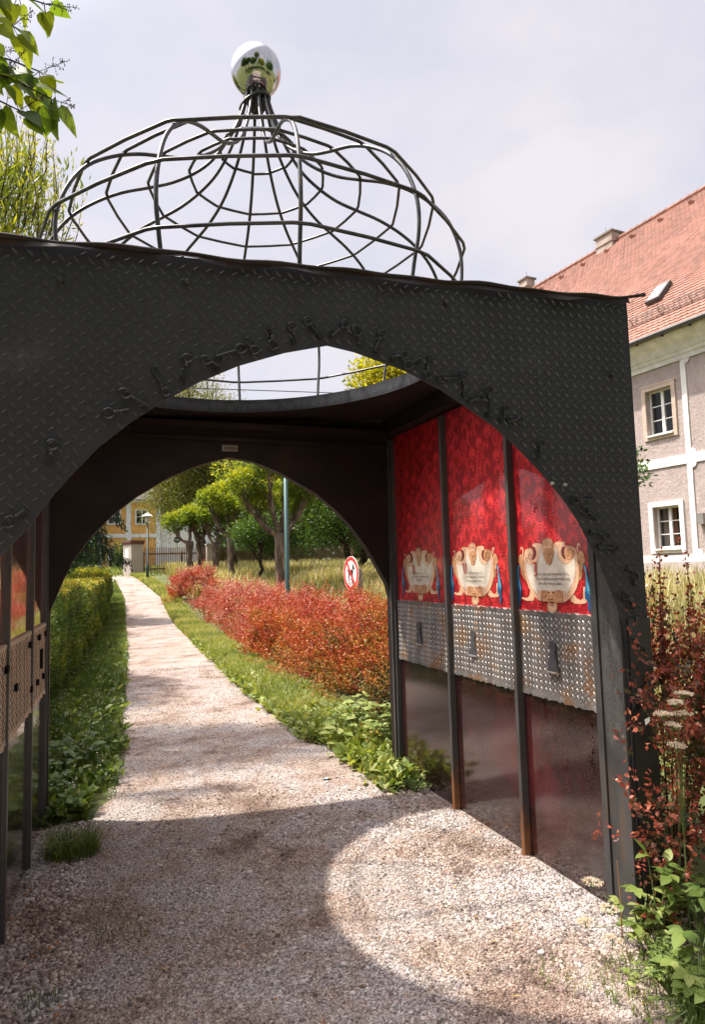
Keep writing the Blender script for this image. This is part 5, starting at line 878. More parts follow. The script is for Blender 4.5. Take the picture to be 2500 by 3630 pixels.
# ---------------------------------------------------------------- trees
def curve3(a, b_, c, k=6):
    a, b_, c = map(np.array, (a, b_, c)); t_ = np.linspace(0, 1, k)[:, None]; return (1 - t_) ** 2 * a + 2 * t_ * (1 - t_) * b_ + t_ ** 2 * c
def tree(name, label, x, y, tr, fork, cc, cr, ncl, nleaf, ls, matn, bark, seed, clr=.45, group=None, asp=.5, droop=0, up=.4, cat='tree', upd=0.0, gapy=1.0):
    g = np.random.default_rng(seed); z0 = float(H(x, y)); B = np.array([x, y, z0]); root = thing(name, label, cat, tuple(B), 0, group); cc = np.array(cc, float); cr = np.array(cr, float)
    tb = MB(); top = np.array([x + (cc[0] - x) * .6, y + (cc[1] - y) * .6, fork]); wob = g.normal(0, tr * .5, (5, 3)); 
    tp = [B + (top - B) * t_ + wob[i] * np.array([1, 1, 0]) * (t_ > 0) for i, t_ in enumerate((0, .25, .5, .75, 1))]; tp[0][2] -= .1
    tb.tube([tuple(p - B) for p in tp], [tr * 1.35, tr * 1.05, tr * .95, tr * .9, tr * .8], 10)
    a = g.uniform(0, 2 * PI, ncl); ph = np.arccos(g.uniform(-.75, 1, ncl)); fr = g.uniform(.25, 1, ncl) ** .55
    cl = cc + cr * np.stack([np.sin(ph) * np.cos(a) * fr, np.sin(ph) * np.sin(a) * fr, np.cos(ph) * fr], -1) * (1 - clr * .5)
    lead = curve3(tp[-1], (tp[-1] + cc) / 2 + g.normal(0, tr, 3), cc + np.array([0, 0, cr[2] * .6])); tb.tube([tuple(p - B) for p in lead], list(np.linspace(tr * .8, tr * .12, 6)), 8)
    for c in cl:
        s_ = lead[min(5, int(g.integers(0, 4)))]; mid = (s_ + c) / 2 + g.normal(0, .12, 3) * cr + np.array([0, 0, .12 * cr[2]]); br = curve3(s_, mid, c, 5); tb.tube([tuple(p - B) for p in br], list(np.linspace(tr * .34, tr * .05, 5)), 5, cap=False)
        for q in range(2): e = c + g.normal(0, .3, 3) * cr * clr; tb.tube([tuple(br[3] - B), tuple(e - B)], [tr * .08, tr * .03], 4, cap=False)
    n = nleaf; ci = g.integers(0, ncl, n); sz = g.uniform(.6, 1.25, ncl); v0 = nrm(g.normal(size=(n, 3))) * (g.uniform(0, 1, n) ** .45)[:, None] * sz[ci][:, None]
    Pn = cl[ci] + v0 * cr * clr; 
    if droop: Pn[:, 2] -= droop * g.uniform(0, 1, n) ** 1.5 * cr[2]
    D = nrm(rdir(n, -.6 if droop else up, g) + v0 * .5 + np.array([0, 0, upd])); L_ = ls * g.uniform(.6, 1.3, n); v, f = leaf4(Pn, D, L_, L_ * asp, .12, g)
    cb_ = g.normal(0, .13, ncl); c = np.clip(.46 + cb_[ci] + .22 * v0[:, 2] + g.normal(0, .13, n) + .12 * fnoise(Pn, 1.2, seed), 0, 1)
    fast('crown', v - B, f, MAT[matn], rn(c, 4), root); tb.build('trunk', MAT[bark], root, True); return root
def pollard(label, x, y, tr, fork, heads, hr, nleaf, ls, seed, group):
    g = np.random.default_rng(seed); z0 = float(H(x, y)); B = np.array([x, y, z0]); root = thing('pollard_tree', label, 'tree', tuple(B), 0, group); tb = MB()
    k = 9; zs = np.linspace(-.1, fork - z0, k); tb.tube([(g.normal(0, tr * .12), g.normal(0, tr * .12), z) for z in zs], [tr * (1.3 if i == 0 else 1 + .12 * g.normal() + (.25 if i > k - 3 else 0)) for i in range(k)], 12)
    lst = []; top = np.array([0, 0, fork - z0])
    for (hx, hz, hy) in heads:
        e = np.array([hx, hy, hz - z0]); mid = top * .45 + e * .55 + np.array([hx * .25, 0, -.25]); cv = curve3(top - np.array([0, 0, .1]), mid, e, 7); rr_ = np.linspace(tr * .60, tr * .34, 7) * (1 + .15 * g.normal(size=7)); tb.tube([tuple(p) for p in cv], list(rr_), 8)
        tb.tube([tuple(e - np.array([0, 0, .08])), tuple(e + np.array([0, 0, .02])), tuple(e + np.array([0, 0, .12]))], [tr * .45, tr * .62, tr * .2], 8)
        for q in range(30):   # brush of old shoots
            s_ = cv[int(g.integers(3, 7))] + g.normal(0, tr * .2, 3); d = nrm(np.array([hx * .35 + g.normal(0, .35), g.normal(0, .35), 1.1])); l = g.uniform(.5, 1.0) * hr; t2 = s_ + d * l + np.array([0, 0, .05]); tb.tube([tuple(s_), tuple((s_ + t2) / 2 + g.normal(0, .03, 3)), tuple(t2)], [tr * .13, tr * .10, tr * .05], 5, cap=False)
        n = nleaf; v0 = nrm(g.normal(size=(n, 3)) + np.array([0, 0, .55])) * (g.uniform(.25, 1, n) ** .5)[:, None]; lump = 1 + .22 * np.sin(v0[:, 0] * 7 + seed) * np.sin(v0[:, 1] * 6 + hx * 3)
        Pn = e + np.array([0, 0, hr * .80]) + v0 * np.array([hr, hr, hr * .72]) * lump[:, None]; D = nrm(v0 + rdir(n, .1, g)); L_ = ls * g.uniform(.6, 1.3, n); v, f = leaf4(Pn, D, L_, L_ * .45, .12, g)
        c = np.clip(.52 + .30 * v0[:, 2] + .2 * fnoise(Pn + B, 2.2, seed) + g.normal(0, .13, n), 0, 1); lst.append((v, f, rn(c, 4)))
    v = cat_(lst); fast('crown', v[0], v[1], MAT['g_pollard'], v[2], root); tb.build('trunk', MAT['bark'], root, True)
PG = 'pollarded trees standing in the meadow'
pollard('largest pollarded tree with twisted gnarled limbs, just left of the grey-green pole', 6.42, 24.3, .155, 3.0, [(-1.25, 4.3, 0), (-.45, 5.0, -.4), (.35, 5.1, .3), (1.0, 4.2, -.1), (.75, 3.75, .5), (-.7, 3.7, .5)], .72, 2600, .13, 101, PG)
pollard('gnarled pollarded trunk half hidden behind the grey-green pole', 7.55, 27.5, .16, 3.3, [(-.6, 4.3, 0), (.5, 4.6, 0), (1.1, 4.0, .3)], .75, 1600, .14, 102, PG)
pollard('middle pollarded tree with three knobbly limbs and a yellow-green cap', 6.45, 34, .165, 3.4, [(-.95, 4.7, 0), (-.2, 5.1, .3), (.7, 4.8, 0), (.2, 4.4, -.4)], .80, 2200, .16, 103, PG)
pollard('short pollarded tree nearest the fence, left of two close neighbours', 4.85, 38, .165, 3.4, [(-.75, 3.9, 0), (.1, 4.2, .2)], .72, 1600, .17, 104, PG)
pollard('pollarded tree in the middle of the close trio in front of the fence', 5.50, 38.6, .17, 3.3, [(-.35, 4.3, 0), (.45, 4.5, .2)], .78, 1700, .17, 105, PG)
pollard('pollarded tree with a long leaning limb, right one of the close trio', 6.25, 37.6, .17, 3.2, [(-.5, 4.2, 0), (.8, 4.3, .2), (.2, 4.6, 0)], .72, 1600, .17, 106, PG)
tree('orchard_tree', 'dark green fruit tree with a low crooked bough behind the dog sign', 10.2, 26, .16, 2.6, (9.6, 26, 4.1), (2.2, 2.2, 2.2), 42, 15000, .13, 'g_orchard', 'bark_dark', 111, .42)
tree('orchard_tree', 'small round dark green tree between the two nearest pollarded trees', 7.2, 31, .10, 2.0, (7.3, 31, 3.3), (1.5, 1.5, 1.4), 20, 6000, .13, 'g_orchard', 'bark_dark', 112, .45)
tree('orchard_tree', 'dense green tree whose low boughs fill the right side of the far arch', 13.3, 33, .2, 3, (12.9, 33, 4.9), (3.0, 2.4, 3.1), 40, 13000, .17, 'g_orchard', 'bark_dark', 113, .42)
tree('orchard_tree', 'low dense green tree filling the gap left of the orchard bough', 8.9, 34, .14, 2.6, (9.0, 34, 3.9), (2.3, 1.8, 2.0), 36, 11000, .15, 'g_orchard', 'bark_dark', 127, .42)
tree('orchard_tree', 'mid-green tree behind the middle pollarded tree', 8.2, 41, .14, 3, (7.6, 41.3, 5.2), (2.2, 1.6, 2.2), 34, 9000, .18, 'g_orchard', 'bark_dark', 128, .42)
tree('leafy_tree', 'bright green broadleaf tree rising behind the pollarded trees', 11.0, 42, .25, 4, (10.8, 42, 7.2), (3.6, 3, 3.3), 50, 16000, .22, 'g_willow', 'bark_dark', 114, .4)
tree('birch_tree', 'tall airy birch with hanging twigs behind the picket fence', 8.0, 52, .3, 6, (6.6, 51, 11.6), (5.0, 4, 7.4), 110, 60000, .17, 'g_birch', 'bark_dark', 115, .30, droop=.42, asp=.42)
tree('broadleaf_tree', 'dull green tree far behind the white building', 13, 80, .4, 6, (12, 80, 11), (7, 5, 7.5), 50, 13000, .42, 'g_orchard', 'bark_dark', 116, .4)
tree('broadleaf_tree', 'far green tree at the right behind the orchard', 25, 62, .4, 6, (22, 60, 8), (6.5, 5, 6), 50, 12000, .36, 'g_orchard', 'bark_dark', 117, .4)
tree('broadleaf_tree', 'far dark tree seen past the spruce at the left', -5, 74, .4, 6, (-4, 72, 8), (5, 4, 6.5), 40, 9000, .4, 'g_orchard', 'bark_dark', 118, .4)
tree('garden_bush', 'round green bush at the back of the garden beyond the hedge', -1.6, 44, .08, 2.2, (-1.6, 44, 2.7), (2.2, 1.6, 1.2), 22, 6000, .14, 'g_orchard', 'bark_dark', 119, .5, cat='bush')
tree('garden_bush', 'yellowish bush in front of the yellow house beside the pillar', 2.2, 62, .08, 2.6, (2.1, 62, 3.4), (.9, .8, 1.5), 12, 3000, .16, 'g_hedge', 'bark_dark', 120, .5, cat='bush')
tree('lime_tree', 'yellow-green tree top seen through the roof opening', 8.0, 14.5, .16, 3.8, (7.05, 14.4, 5.75), (1.75, 1.4, 1.55), 60, 16000, .115, 'g_lime', 'bark_dark', 121, .36, asp=.42)
tree('orchard_tree', 'leafy branches reaching out beside the gateway in front of the stucco house', 7.1, 9.2, .09, 2.0, (7.3, 8.9, 2.95), (1.75, 1.2, 1.0), 34, 4600, .085, 'g_orchard', 'bark_dark', 122, .30)
tree('willow_tree', 'willow with upright yellow-green shoots behind the left corner of the roof', -1.4, 7.8, .09, 3.3, (-1.55, 7.6, 5.05), (1.75, 1.1, 1.60), 60, 19000, .100, 'g_willow', 'bark_dark', 123, .34, asp=.2, up=1.0, upd=.9)
tree('shade_tree', 'tree standing left of the hedge whose shade falls on the path', -3.4, 12.2, .2, 4, (-3.3, 11.9, 6.6), (1.6, 2.2, 1.9), 34, 7000, .15, 'g_orchard', 'bark_dark', 124, .34)
tree('shade_tree', 'tree further along beyond the hedge shading the middle of the path', -4.6, 22, .2, 4, (-4.3, 21.5, 7.0), (2.2, 2.6, 2.4), 34, 7000, .2, 'g_orchard', 'bark_dark', 125, .36)
tree('willow_tree', 'outlying willow twigs at the left edge of the sky', -2.6, 6.3, .05, 3.0, (-1.45, 6.2, 4.55), (.35, .3, .75), 7, 520, .10, 'g_willow', 'bark_dark', 126, .35, asp=.2, up=1.0, upd=.9)
for i, (x, y, s_, zc, lab) in enumerate(((-4.0, -7.0, 3.4, 5.6, 'broad tree behind the viewer, mirrored in the ball'), (-1.6, -11.0, 3.2, 12.0, 'tall narrow tree mirrored in the middle of the ball'), (2.8, -7.5, 3.4, 5.0, 'spreading tree behind the viewer on the right of the mirror ball image'), (-9.0, -1.5, 3.6, 5.5, 'tree left behind the viewer mirrored at the edge of the ball'), (8.6, -3.5, 3.6, 5.2, 'tree right behind the viewer mirrored at the edge of the ball'), (-8.0, -5, 3.0, 6.2, 'tree between the broad tree and the left edge in the ball reflection'))):
    tree('garden_tree', lab, x, y, .25, zc * .45, (x, y, zc), (s_, s_, s_ if i != 1 else 6.5), 44, 11000, .30, 'g_orchard' if i != 2 else 'g_willow', 'bark_dark', 130 + i, .45)

# young willow shoots: individual wands visible against the sky
def wands(root, items, seed, matn, B):
    g = np.random.default_rng(seed); lst = []; tb = MB()
    for (p0, p1) in items:
        p0, p1 = np.array(p0), np.array(p1); k = 26; t_ = np.linspace(.1, 1, k); cur = p0 + (p1 - p0) * t_[:, None] + np.stack([.04 * np.sin(t_ * 4), .03 * np.sin(t_ * 3), 0 * t_], -1); tb.tube([tuple(p0 - B), tuple(cur[12] - B), tuple(cur[-1] - B)], [.008, .005, .002], 4)
        for m0 in range(2):
            D = nrm(nrm(p1 - p0)[None] * .9 + rdir(k, .1, g)); L_ = g.uniform(.06, .11, k) * (1.15 - .5 * t_); v, f = leaf4(cur, D, L_, L_ * .2, .1, g); lst.append((v - B, f, rn(np.clip(.5 + .35 * t_ + g.normal(0, .14, k), 0, 1), 4)))
    v = cat_(lst); fast('shoot_leaves', v[0], v[1], MAT[matn], v[2], root); tb.build('shoots', MAT['bark_dark'], root)
wt = [o for o in C.objects if o.name == 'willow_tree'][0]; g = np.random.default_rng(7)
it = []
for i in range(80):
    x = g.uniform(-2.3, -.35); y = g.uniform(6.9, 8.2); zt = 6.75 - 1.1 * abs((x + 1.05) / .9) ** 1.5 + g.uniform(-.5, .25); it.append(((x - .05, y, zt - 1.0), (x + g.uniform(-.12, .22), y, zt)))
for i in range(10): it.append(((-.55 + g.uniform(-.1, .1), 7.5, 4.5), (-.18 + g.uniform(-.2, .2), 7.3, 4.95 + g.uniform(-.25, .2))))
wands(wt, it, 8, 'g_willow', np.array(wt.location))

# spruce with hanging boughs
def spruce(label, x, y, h, r0, z1, seed, ls=.16):
    g = np.random.default_rng(seed); z0 = float(H(x, y)); root = thing('spruce_tree', label, 'tree', (x, y, z0)); tb = MB(); tb.tube([(0, 0, -.1), (0, 0, h * .5), (0, 0, h)], [.17, .1, .02], 8); Ps = []; Ds = []; Cs = []
    zz = z1 - z0
    while zz < h - .3:
        f_ = 1 - (zz - z1 + z0) / (h - z1 + z0); nb = 9
        for q in range(nb):
            a = 2 * PI * (q + g.uniform(-.3, .3)) / nb; L_ = r0 * f_ ** .8 * g.uniform(.75, 1.1); end = np.array([L_ * math.cos(a), L_ * math.sin(a), zz - .18 * L_]); mid = np.array([L_ * .5 * math.cos(a), L_ * .5 * math.sin(a), zz + .02 * L_]); cv = curve3((0, 0, zz), mid, end, 8); tb.tube([tuple(p) for p in cv], list(np.linspace(.03, .006, 8)), 4, cap=False)
            for s_ in range(26):
                t_ = g.uniform(.18, 1); p = curve3((0, 0, zz), mid, end, 40)[int(t_ * 39)]; sd = g.choice((-1, 1)) * g.uniform(.0, .45) * (1.15 - t_) * L_ * .6; pp = p + np.array([-math.sin(a) * sd, math.cos(a) * sd, -.02]); hl = g.uniform(.12, .38) * (.6 + .5 * f_); m0 = 9
                tt = np.linspace(0, 1, m0)[:, None]; seg = pp + tt * np.array([math.cos(a) * .08, math.sin(a) * .08, -hl]); Ps.append(seg); Ds.append(nrm(np.array([math.cos(a) * .35, math.sin(a) * .35, -1.])[None] + g.normal(0, .4, (m0, 3)))); Cs.append(np.clip(.45 + g.normal(0, .15, m0) + .25 * (1 - tt[:, 0]), 0, 1))
        zz += .34
    Pn = np.concatenate(Ps); D = np.concatenate(Ds); c = np.concatenate(Cs); L_ = ls * g.uniform(.6, 1.2, len(Pn)); v, f = leaf4(Pn, D, L_, L_ * .28, .1, g); fast('boughs', v, f, MAT['g_spruce'], rn(c, 4), root); tb.build('trunk', MAT['bark_dark'], root); return root
spruce('dark spruce with drooping boughs at the left beyond the clipped hedge', -1.25, 24, 8.6, 2.45, 2.55, 140)
spruce('second dark spruce deeper in the garden at the left', -3.4, 31, 9.5, 3.0, 2.2, 141, .2)

# lilac branch close overhead at top left
g = np.random.default_rng(150); LB_ = np.array([-1.35, 2.75, 0.]); lil = thing('lilac_shrub', 'lilac branch with heart-shaped leaves and dry seed clusters hanging in at the top left corner', 'shrub', tuple(LB_)); tb = MB(); sd = MB(); Ps = []; Ds = []
tb.tube([(0, 0, 0), (.05, .05, 1.4), (.15, -.05, 2.6), (.35, -.1, 3.3)], [.05, .04, .03, .022], 8)
tips = []
main = [((-1.0, 2.65, 3.3), (-.62, 2.62, 3.60), (-.17, 2.6, 3.40)), ((-1.0, 2.65, 3.3), (-.70, 2.6, 3.85), (-.20, 2.6, 3.78)), ((-1.0, 2.65, 3.3), (-.70, 2.62, 3.50), (-.28, 2.6, 3.33)), ((-1.0, 2.65, 3.3), (-.75, 2.6, 3.75), (-.30, 2.55, 3.62)), ((-1.0, 2.65, 3.3), (-.75, 2.7, 3.70), (-.22, 2.68, 3.56))]
for a, b_, c in main:
    cv = curve3(a, b_, c, 12); tb.tube([tuple(p - LB_) for p in cv], list(np.linspace(.010, .0025, 12)), 6)
    for k in range(3, 12):
        if cv[k][0] < -.62: continue
        for m0 in range(4):
            d = nrm(np.array([g.uniform(-.7, .9), g.uniform(-.5, .5), g.uniform(-1.0, .35)])); s0 = cv[k]; e = s0 + d * .035; tb.tube([tuple(s0 - LB_), tuple(e - LB_)], .0016, 4); Ps.append(e); Ds.append(nrm(d + np.array([.1, 0, -.35])))
    for k in (6, 9, 11):
        s0 = cv[k]; d = nrm(np.array([g.uniform(.0, .9), g.uniform(-.3, .3), g.uniform(.0, 1)])); e = s0 + d * .12; sd.tube([tuple(s0 - LB_), tuple(e - LB_)], .0014, 4)
        for q in range(16):
            t_ = q / 16; p = s0 + d * .12 * (.2 + .8 * t_); e2 = p + rdir(1, .1, g)[0] * .035 * (1.1 - t_); sd.tube([tuple(p - LB_), tuple(e2 - LB_)], .0008, 3)
            for w_ in range(2): e3 = e2 + g.normal(0, .004, 3); sd.tube([tuple(e3 - LB_ - np.array([0, 0, .003])), tuple(e3 - LB_), tuple(e3 - LB_ + np.array([0, 0, .004]))], [.0008, .0024, .0008], 5)
Pn = np.array(Ps); D = np.array(Ds); n = len(Pn); L_ = g.uniform(.070, .112, n); N = nrm(np.stack([g.normal(0, .6, n), -1 + g.normal(0, .5, n), .5 + g.normal(0, .5, n)], -1)); v, f = leaf6(Pn, D, L_, L_ * .84, .10, .18, g, N, heart=True)
o = fast('leaves', v - LB_, f, MAT['g_lilac'], rn(g.uniform(.1, 1, n), 12), lil); tb.build('branches', MAT['bark_dark'], lil, True); sd.build('seed_clusters', MAT['seed_brown'], lil)

# ---------------------------------------------------------------- grey-pink stucco house on the right
m_, t, b = nodes('stucco'); MAT['stucco'] = m_
t.links.new(ramp(t, [(0.30, (0.33, 0.27, 0.255)), (0.5, (0.44, 0.36, 0.335)), (0.68, (0.53, 0.44, 0.41))], noise(t, 2.2, 12, .82, sc=(1, 1, .6))), b.inputs['Base Color']); b.inputs['Roughness'].default_value = .95; bump(t, b, noise(t, 11, 5, .75, dist=.6), .9, .05)
mat('white_render', (0.78, 0.76, 0.73), 3, .85, 0, .1, 20, .01); mat('pipe_brown', (.12, .08, .06), 5, .5)
mat('plinth', (0.45, 0.39, 0.37), 3, .9, 0, .2, 20, .01); mat('sandstone', [(0.3, (0.46, 0.35, 0.27)), (0.7, (0.60, 0.48, 0.40))], 4, .9, 0, .3, 25, .01)
mat('white_paint', (0.76, 0.74, 0.70), 6, .5); mat('window_dark', (0.02, 0.02, 0.022), 3, .15); mat('orange_curtain', (0.60, 0.22, 0.03), 5, .9); mat('net_curtain', (0.42, 0.36, 0.30), 5, .9)
m_, t, b = nodes('glass'); MAT['glass'] = m_; b.inputs['Base Color'].default_value = (.03, .035, .04, 1); b.inputs['Roughness'].default_value = .04; b.inputs['Specular IOR Level'].default_value = .9; b.inputs['Alpha'].default_value = .22
m_, t, b = nodes('roof_tile'); MAT['roof_tile'] = m_
g_ = t.nodes.new('ShaderNodeNewGeometry'); r1 = ramp(t, [(0, (0.23, 0.115, 0.085)), (.35, (0.32, 0.155, 0.11)), (.8, (0.38, 0.19, 0.14)), (1, (0.27, 0.15, 0.12))], g_.outputs['Random Per Island'])
r2 = ramp(t, [(0.3, (.8, .78, .76)), (.7, (1.08, 1.05, 1.05))], noise(t, .7, 6, .6)); mu = t.nodes.new('ShaderNodeMix'); mu.data_type = 'RGBA'; mu.blend_type = 'MULTIPLY'; mu.inputs[0].default_value = 1; t.links.new(r1, mu.inputs[6]); t.links.new(r2, mu.inputs[7]); t.links.new(mu.outputs[2], b.inputs['Base Color']); b.inputs['Roughness'].default_value = .85
mat('zinc', (0.10, 0.095, 0.09), 5, .5, .4); mat('chimney_render', [(0.3, (0.30, 0.23, 0.19)), (0.7, (0.46, 0.38, 0.33))], 2.5, .95, 0, .4, 15, .02); mat('slab', (0.20, 0.17, 0.15), 6, .9); mat('galv', (0.30, 0.29, 0.27), 6, .5, .5)
hs = thing('stucco_house', 'two-storey house with grey-pink pebbledash, white bands and a red tiled roof on the right', 'house', (14.35, 13.82, 0), R(4.111))
def hb(mb, name, mats, parent=None, sm=False): return mb.build(name, mats, parent or hs, sm)
YL, YH = -7.5, 16.9
# wall with real window openings
WS = [(s_, z0, z1) for s_ in (-.24, 4.3, 8.4, 12.5) for z0, z1 in ((5.08, 6.26), (1.96, 3.03))] + [(-4.6, 5.08, 6.26), (-4.6, 1.96, 3.03)]
hw = .42
q = MB(); cols = sorted(set(s_ for s_, _, _ in WS)); y = YL
for s_ in cols:
    y0, y1 = s_ - hw, s_ + hw; q.box(0, .3, y, y0, -1, 7.56); zs = sorted((z0 - .06, z1 + .04) for a, z0, z1 in WS if a == s_); z = -1
    for z0, z1 in zs: q.box(0, .3, y0, y1, z, z0); z = z1
    q.box(0, .3, y0, y1, z, 7.56); y = y1
q.box(0, .3, y, YH, -1, 7.56); q.box(.3, 12, YL, YL + .3, -1, 7.56); q.box(.3, 12, YH - .3, YH, -1, 7.56); q.box(11.7, 12, YL + .3, YH - .3, -1, 7.56)
hb(q, 'wall', MAT['stucco'])
q = MB(); q.box(-.05, -.001, YL, YH, -1, 1.56); hb(q, 'plinth', MAT['plinth'])
q = MB(); q.box(-.035, -.001, YL, YH, 1.562, 1.745); q.box(-.035, -.001, YL, YH, 4.12, 4.37)
def notch(mb, yc, z, sy, sz, r_=.13):
    poly = [(yc, z)] + [(yc + sy * (r_ - r_ * .0) * 1.0 * (1 - math.sin(a)) if False else yc + sy * r_ * math.cos(a), z + sz * r_ * math.sin(a)) for a in np.linspace(0, PI / 2, 7)]
    mb.prism(poly, lambda u_, v_, t_: (t_, u_, v_), -.034, -.002)
for yb in (-1.06, -5.6, 3.0, 6.4, 10.4, 14.6):
    q.box(-.035, -.001, yb - .075, yb + .075, 1.746, 4.119); q.box(-.035, -.001, yb - .075, yb + .075, 4.371, 6.88)
    for sy in (-1,): 
        for z, sz in ((1.746, 1), (4.119, -1), (4.371, 1), (6.879, -1)): notch(q, yb + sy * .075, z, sy, sz)
hb(q, 'white_bands', MAT['white_render'])
q = MB(); prf = [(-.001, 6.88), (-.05, 6.88), (-.05, 6.99), (-.10, 7.03), (-.10, 7.10), (-.16, 7.14), (-.20, 7.27), (-.30, 7.36), (-.46, 7.42), (-.52, 7.50), (-.52, 7.57), (-.001, 7.57)]
V = [(x, yv, z) for yv in (YL - .5, YH + .5) for x, z in prf]; n_ = len(prf); q.add(V, [tuple(range(n_)), tuple(reversed(range(n_, 2 * n_)))] + [(i, i + n_, (i + 1) % n_ + n_, (i + 1) % n_) for i in range(n_)]); hb(q, 'cornice', MAT['white_render'])
q = MB(); q.tube([(-.66, YL - .5, 7.56), (-.66, YH + .5, 7.56)], .075, 8)
for i in range(30): q.box(-.62, -.5, YL + i * .82, YL + i * .82 + .03, 7.48, 7.52)
hb(q, 'gutter', MAT['zinc'])
# windows
for s_, z0, z1 in WS:
    up_ = z0 > 4; f = MB(); mi = MAT['sandstone'] if up_ else MAT['white_render']; a, b_ = s_ - hw, s_ + hw; ow = .12 if up_ else .13
    f.box(-.045, .0, a - ow, a, z0 - .16, z1 + .17); f.box(-.045, .0, b_, b_ + ow, z0 - .16, z1 + .17); f.box(-.045, .0, a, b_, z1 + .04, z1 + .17)
    if up_: f.box(-.06, -.0455, a - ow - .02, b_ + ow + .02, z1 + .145, z1 + .19)
    f.box(-.04, .0, a, b_, z0 - .16, z0 - .08)
    wo = hb(f, 'window', mi)
    sl_ = MB(); sl_.box(-.10, .10, a + .005, b_ - .005, z0 - .078, z0 - .03); hb(sl_, 'sill', MAT['white_paint'], wo)
    fr = MB(); X0, X1 = .14, .19; th = .05
    fr.box(X0, X1, a, a + th, z0 - .03, z1 + .04); fr.box(X0, X1, b_ - th, b_, z0 - .03, z1 + .04); fr.box(X0, X1, a + th, b_ - th, z1 - .01, z1 + .04); fr.box(X0, X1, a + th, b_ - th, z0 - .03, z0 + .03); fr.box(X0 - .01, X1 - .001, s_ - .045, s_ + .045, z0 + .03, z1 - .01)
    for k in (1, 2): zz = z0 + (z1 - z0) * k / 3; fr.box(X0 + .01, X1 - .01, a + th, s_ - .045, zz - .012, zz + .012); fr.box(X0 + .01, X1 - .01, s_ + .045, b_ - th, zz - .012, zz + .012)
    hb(fr, 'frame', MAT['white_paint'], wo)
    pn = MB(); pn.box(X0 + .022, X0 + .026, a + th, b_ - th, z0 + .03, z1 - .01); hb(pn, 'pane', MAT['glass'], wo)
    rm_ = MB(); rm_.box(1.2, 1.25, a - .8, b_ + .8, z0 - .6, z1 + .6); hb(rm_, 'room_dark', MAT['window_dark'], wo)
    cu = MB(); g = random.Random(int(s_ * 10 + z0))
    def curtain(mb, ya, yb, mi_):
        V = []; F = []; k = 24
        for i in range(k + 1): yv = ya + (yb - ya) * i / k; V += [(.27 + .022 * math.sin(i * 1.5), yv, z0), (.27 + .015 * math.sin(i * 1.5 + .3), yv, z1)]
        for i in range(k): F.append((2 * i, 2 * i + 2, 2 * i + 3, 2 * i + 1))
        mb.add(V, F, mi_)
    if up_: curtain(cu, a + .08, s_ - .20, 0)
    else: curtain(cu, s_ + .02, b_ - .1, 0); curtain(cu, s_ - .10, s_ + .10, 1)
    hb(cu, 'curtain', [MAT['net_curtain'], MAT['orange_curtain']], wo)
# roof
E0 = (-.62, 7.60); R0_ = (6.0, 14.75); sl_len = math.hypot(R0_[0] - E0[0], R0_[1] - E0[1]); ux, uz = (R0_[0] - E0[0]) / sl_len, (R0_[1] - E0[1]) / sl_len; nx_, nz_ = -uz, ux
SRG = 11.25; SEV = YH + .6
q = MB(); q.add([(E0[0], YL - .4, E0[1] - .05), (E0[0], SEV, E0[1] - .05), (R0_[0], SRG, R0_[1] - .05), (R0_[0], YL - .4, R0_[1] - .05), (12.62, YL - .4, 7.55), (12.62, SEV, 7.55)], [(0, 1, 2, 3), (3, 2, 5, 4), (1, 5, 2), (0, 3, 4), (0, 4, 5, 1)])
V = []; F4 = []; rr_ = random.Random(9); row = .168; tw = .178; nrow = int(sl_len / row)
def RP(d, y, h): return (E0[0] + ux * d + nx_ * h, y, E0[1] + uz * d + nz_ * h)
base_n = 0
for j in range(nrow):
    d0 = j * row; yhi = SEV - (SEV - SRG) * (d0 / sl_len) - .1; y = YL - .4 + (tw / 2 if j % 2 else 0)
    while y < yhi:
        if y > -6.5:
            dj = rr_.uniform(-.008, .008); hh = .026 + rr_.uniform(0, .008); o = len(V)
            bot_ = [(-.5, .045), (-.3, .012), (0, 0), (.3, .012), (.5, .045)]
            V += [RP(d0 + dd + dj, y + a * tw * .96, hh) for a, dd in bot_] + [RP(d0 + row * 1.12, y + .48 * tw, .008), RP(d0 + row * 1.12, y - .48 * tw, .008)] + [RP(d0 + dd + dj, y + a * tw * .96, hh - .018) for a, dd in bot_]
            F4.append((o, o + 1, o + 2, o + 3, o + 4, o + 5, o + 6)); F4 += [(o + k, o + 7 + k, o + 8 + k, o + k + 1) for k in range(4)]
        y += tw
q.add(V, F4, 0)
roof = hb(q, 'roof', MAT['roof_tile'])
q = MB(); y = -6.5
while y < SRG: q.tube([(6, y, 14.80), (6, y + .36, 14.78)], [.10, .085], 8); y += .33
V = []; q.tube([(6, SRG, 14.78), (-.6, SEV, 7.66)], .09, 8); hb(q, 'ridge_tiles', MAT['roof_tile'], roof, False)
for i in range(14):
    y = -5.5 + i * 1.3
    if y < SRG - .3: q = MB(); p = RP(sl_len - .75, y, .02); q.tube([(p[0] - .12, y, p[2] - .02), (p[0] + .1, y, p[2] + .10)], [.085, .03], 8); hb(q, 'roof_vent', MAT['roof_tile'], roof)
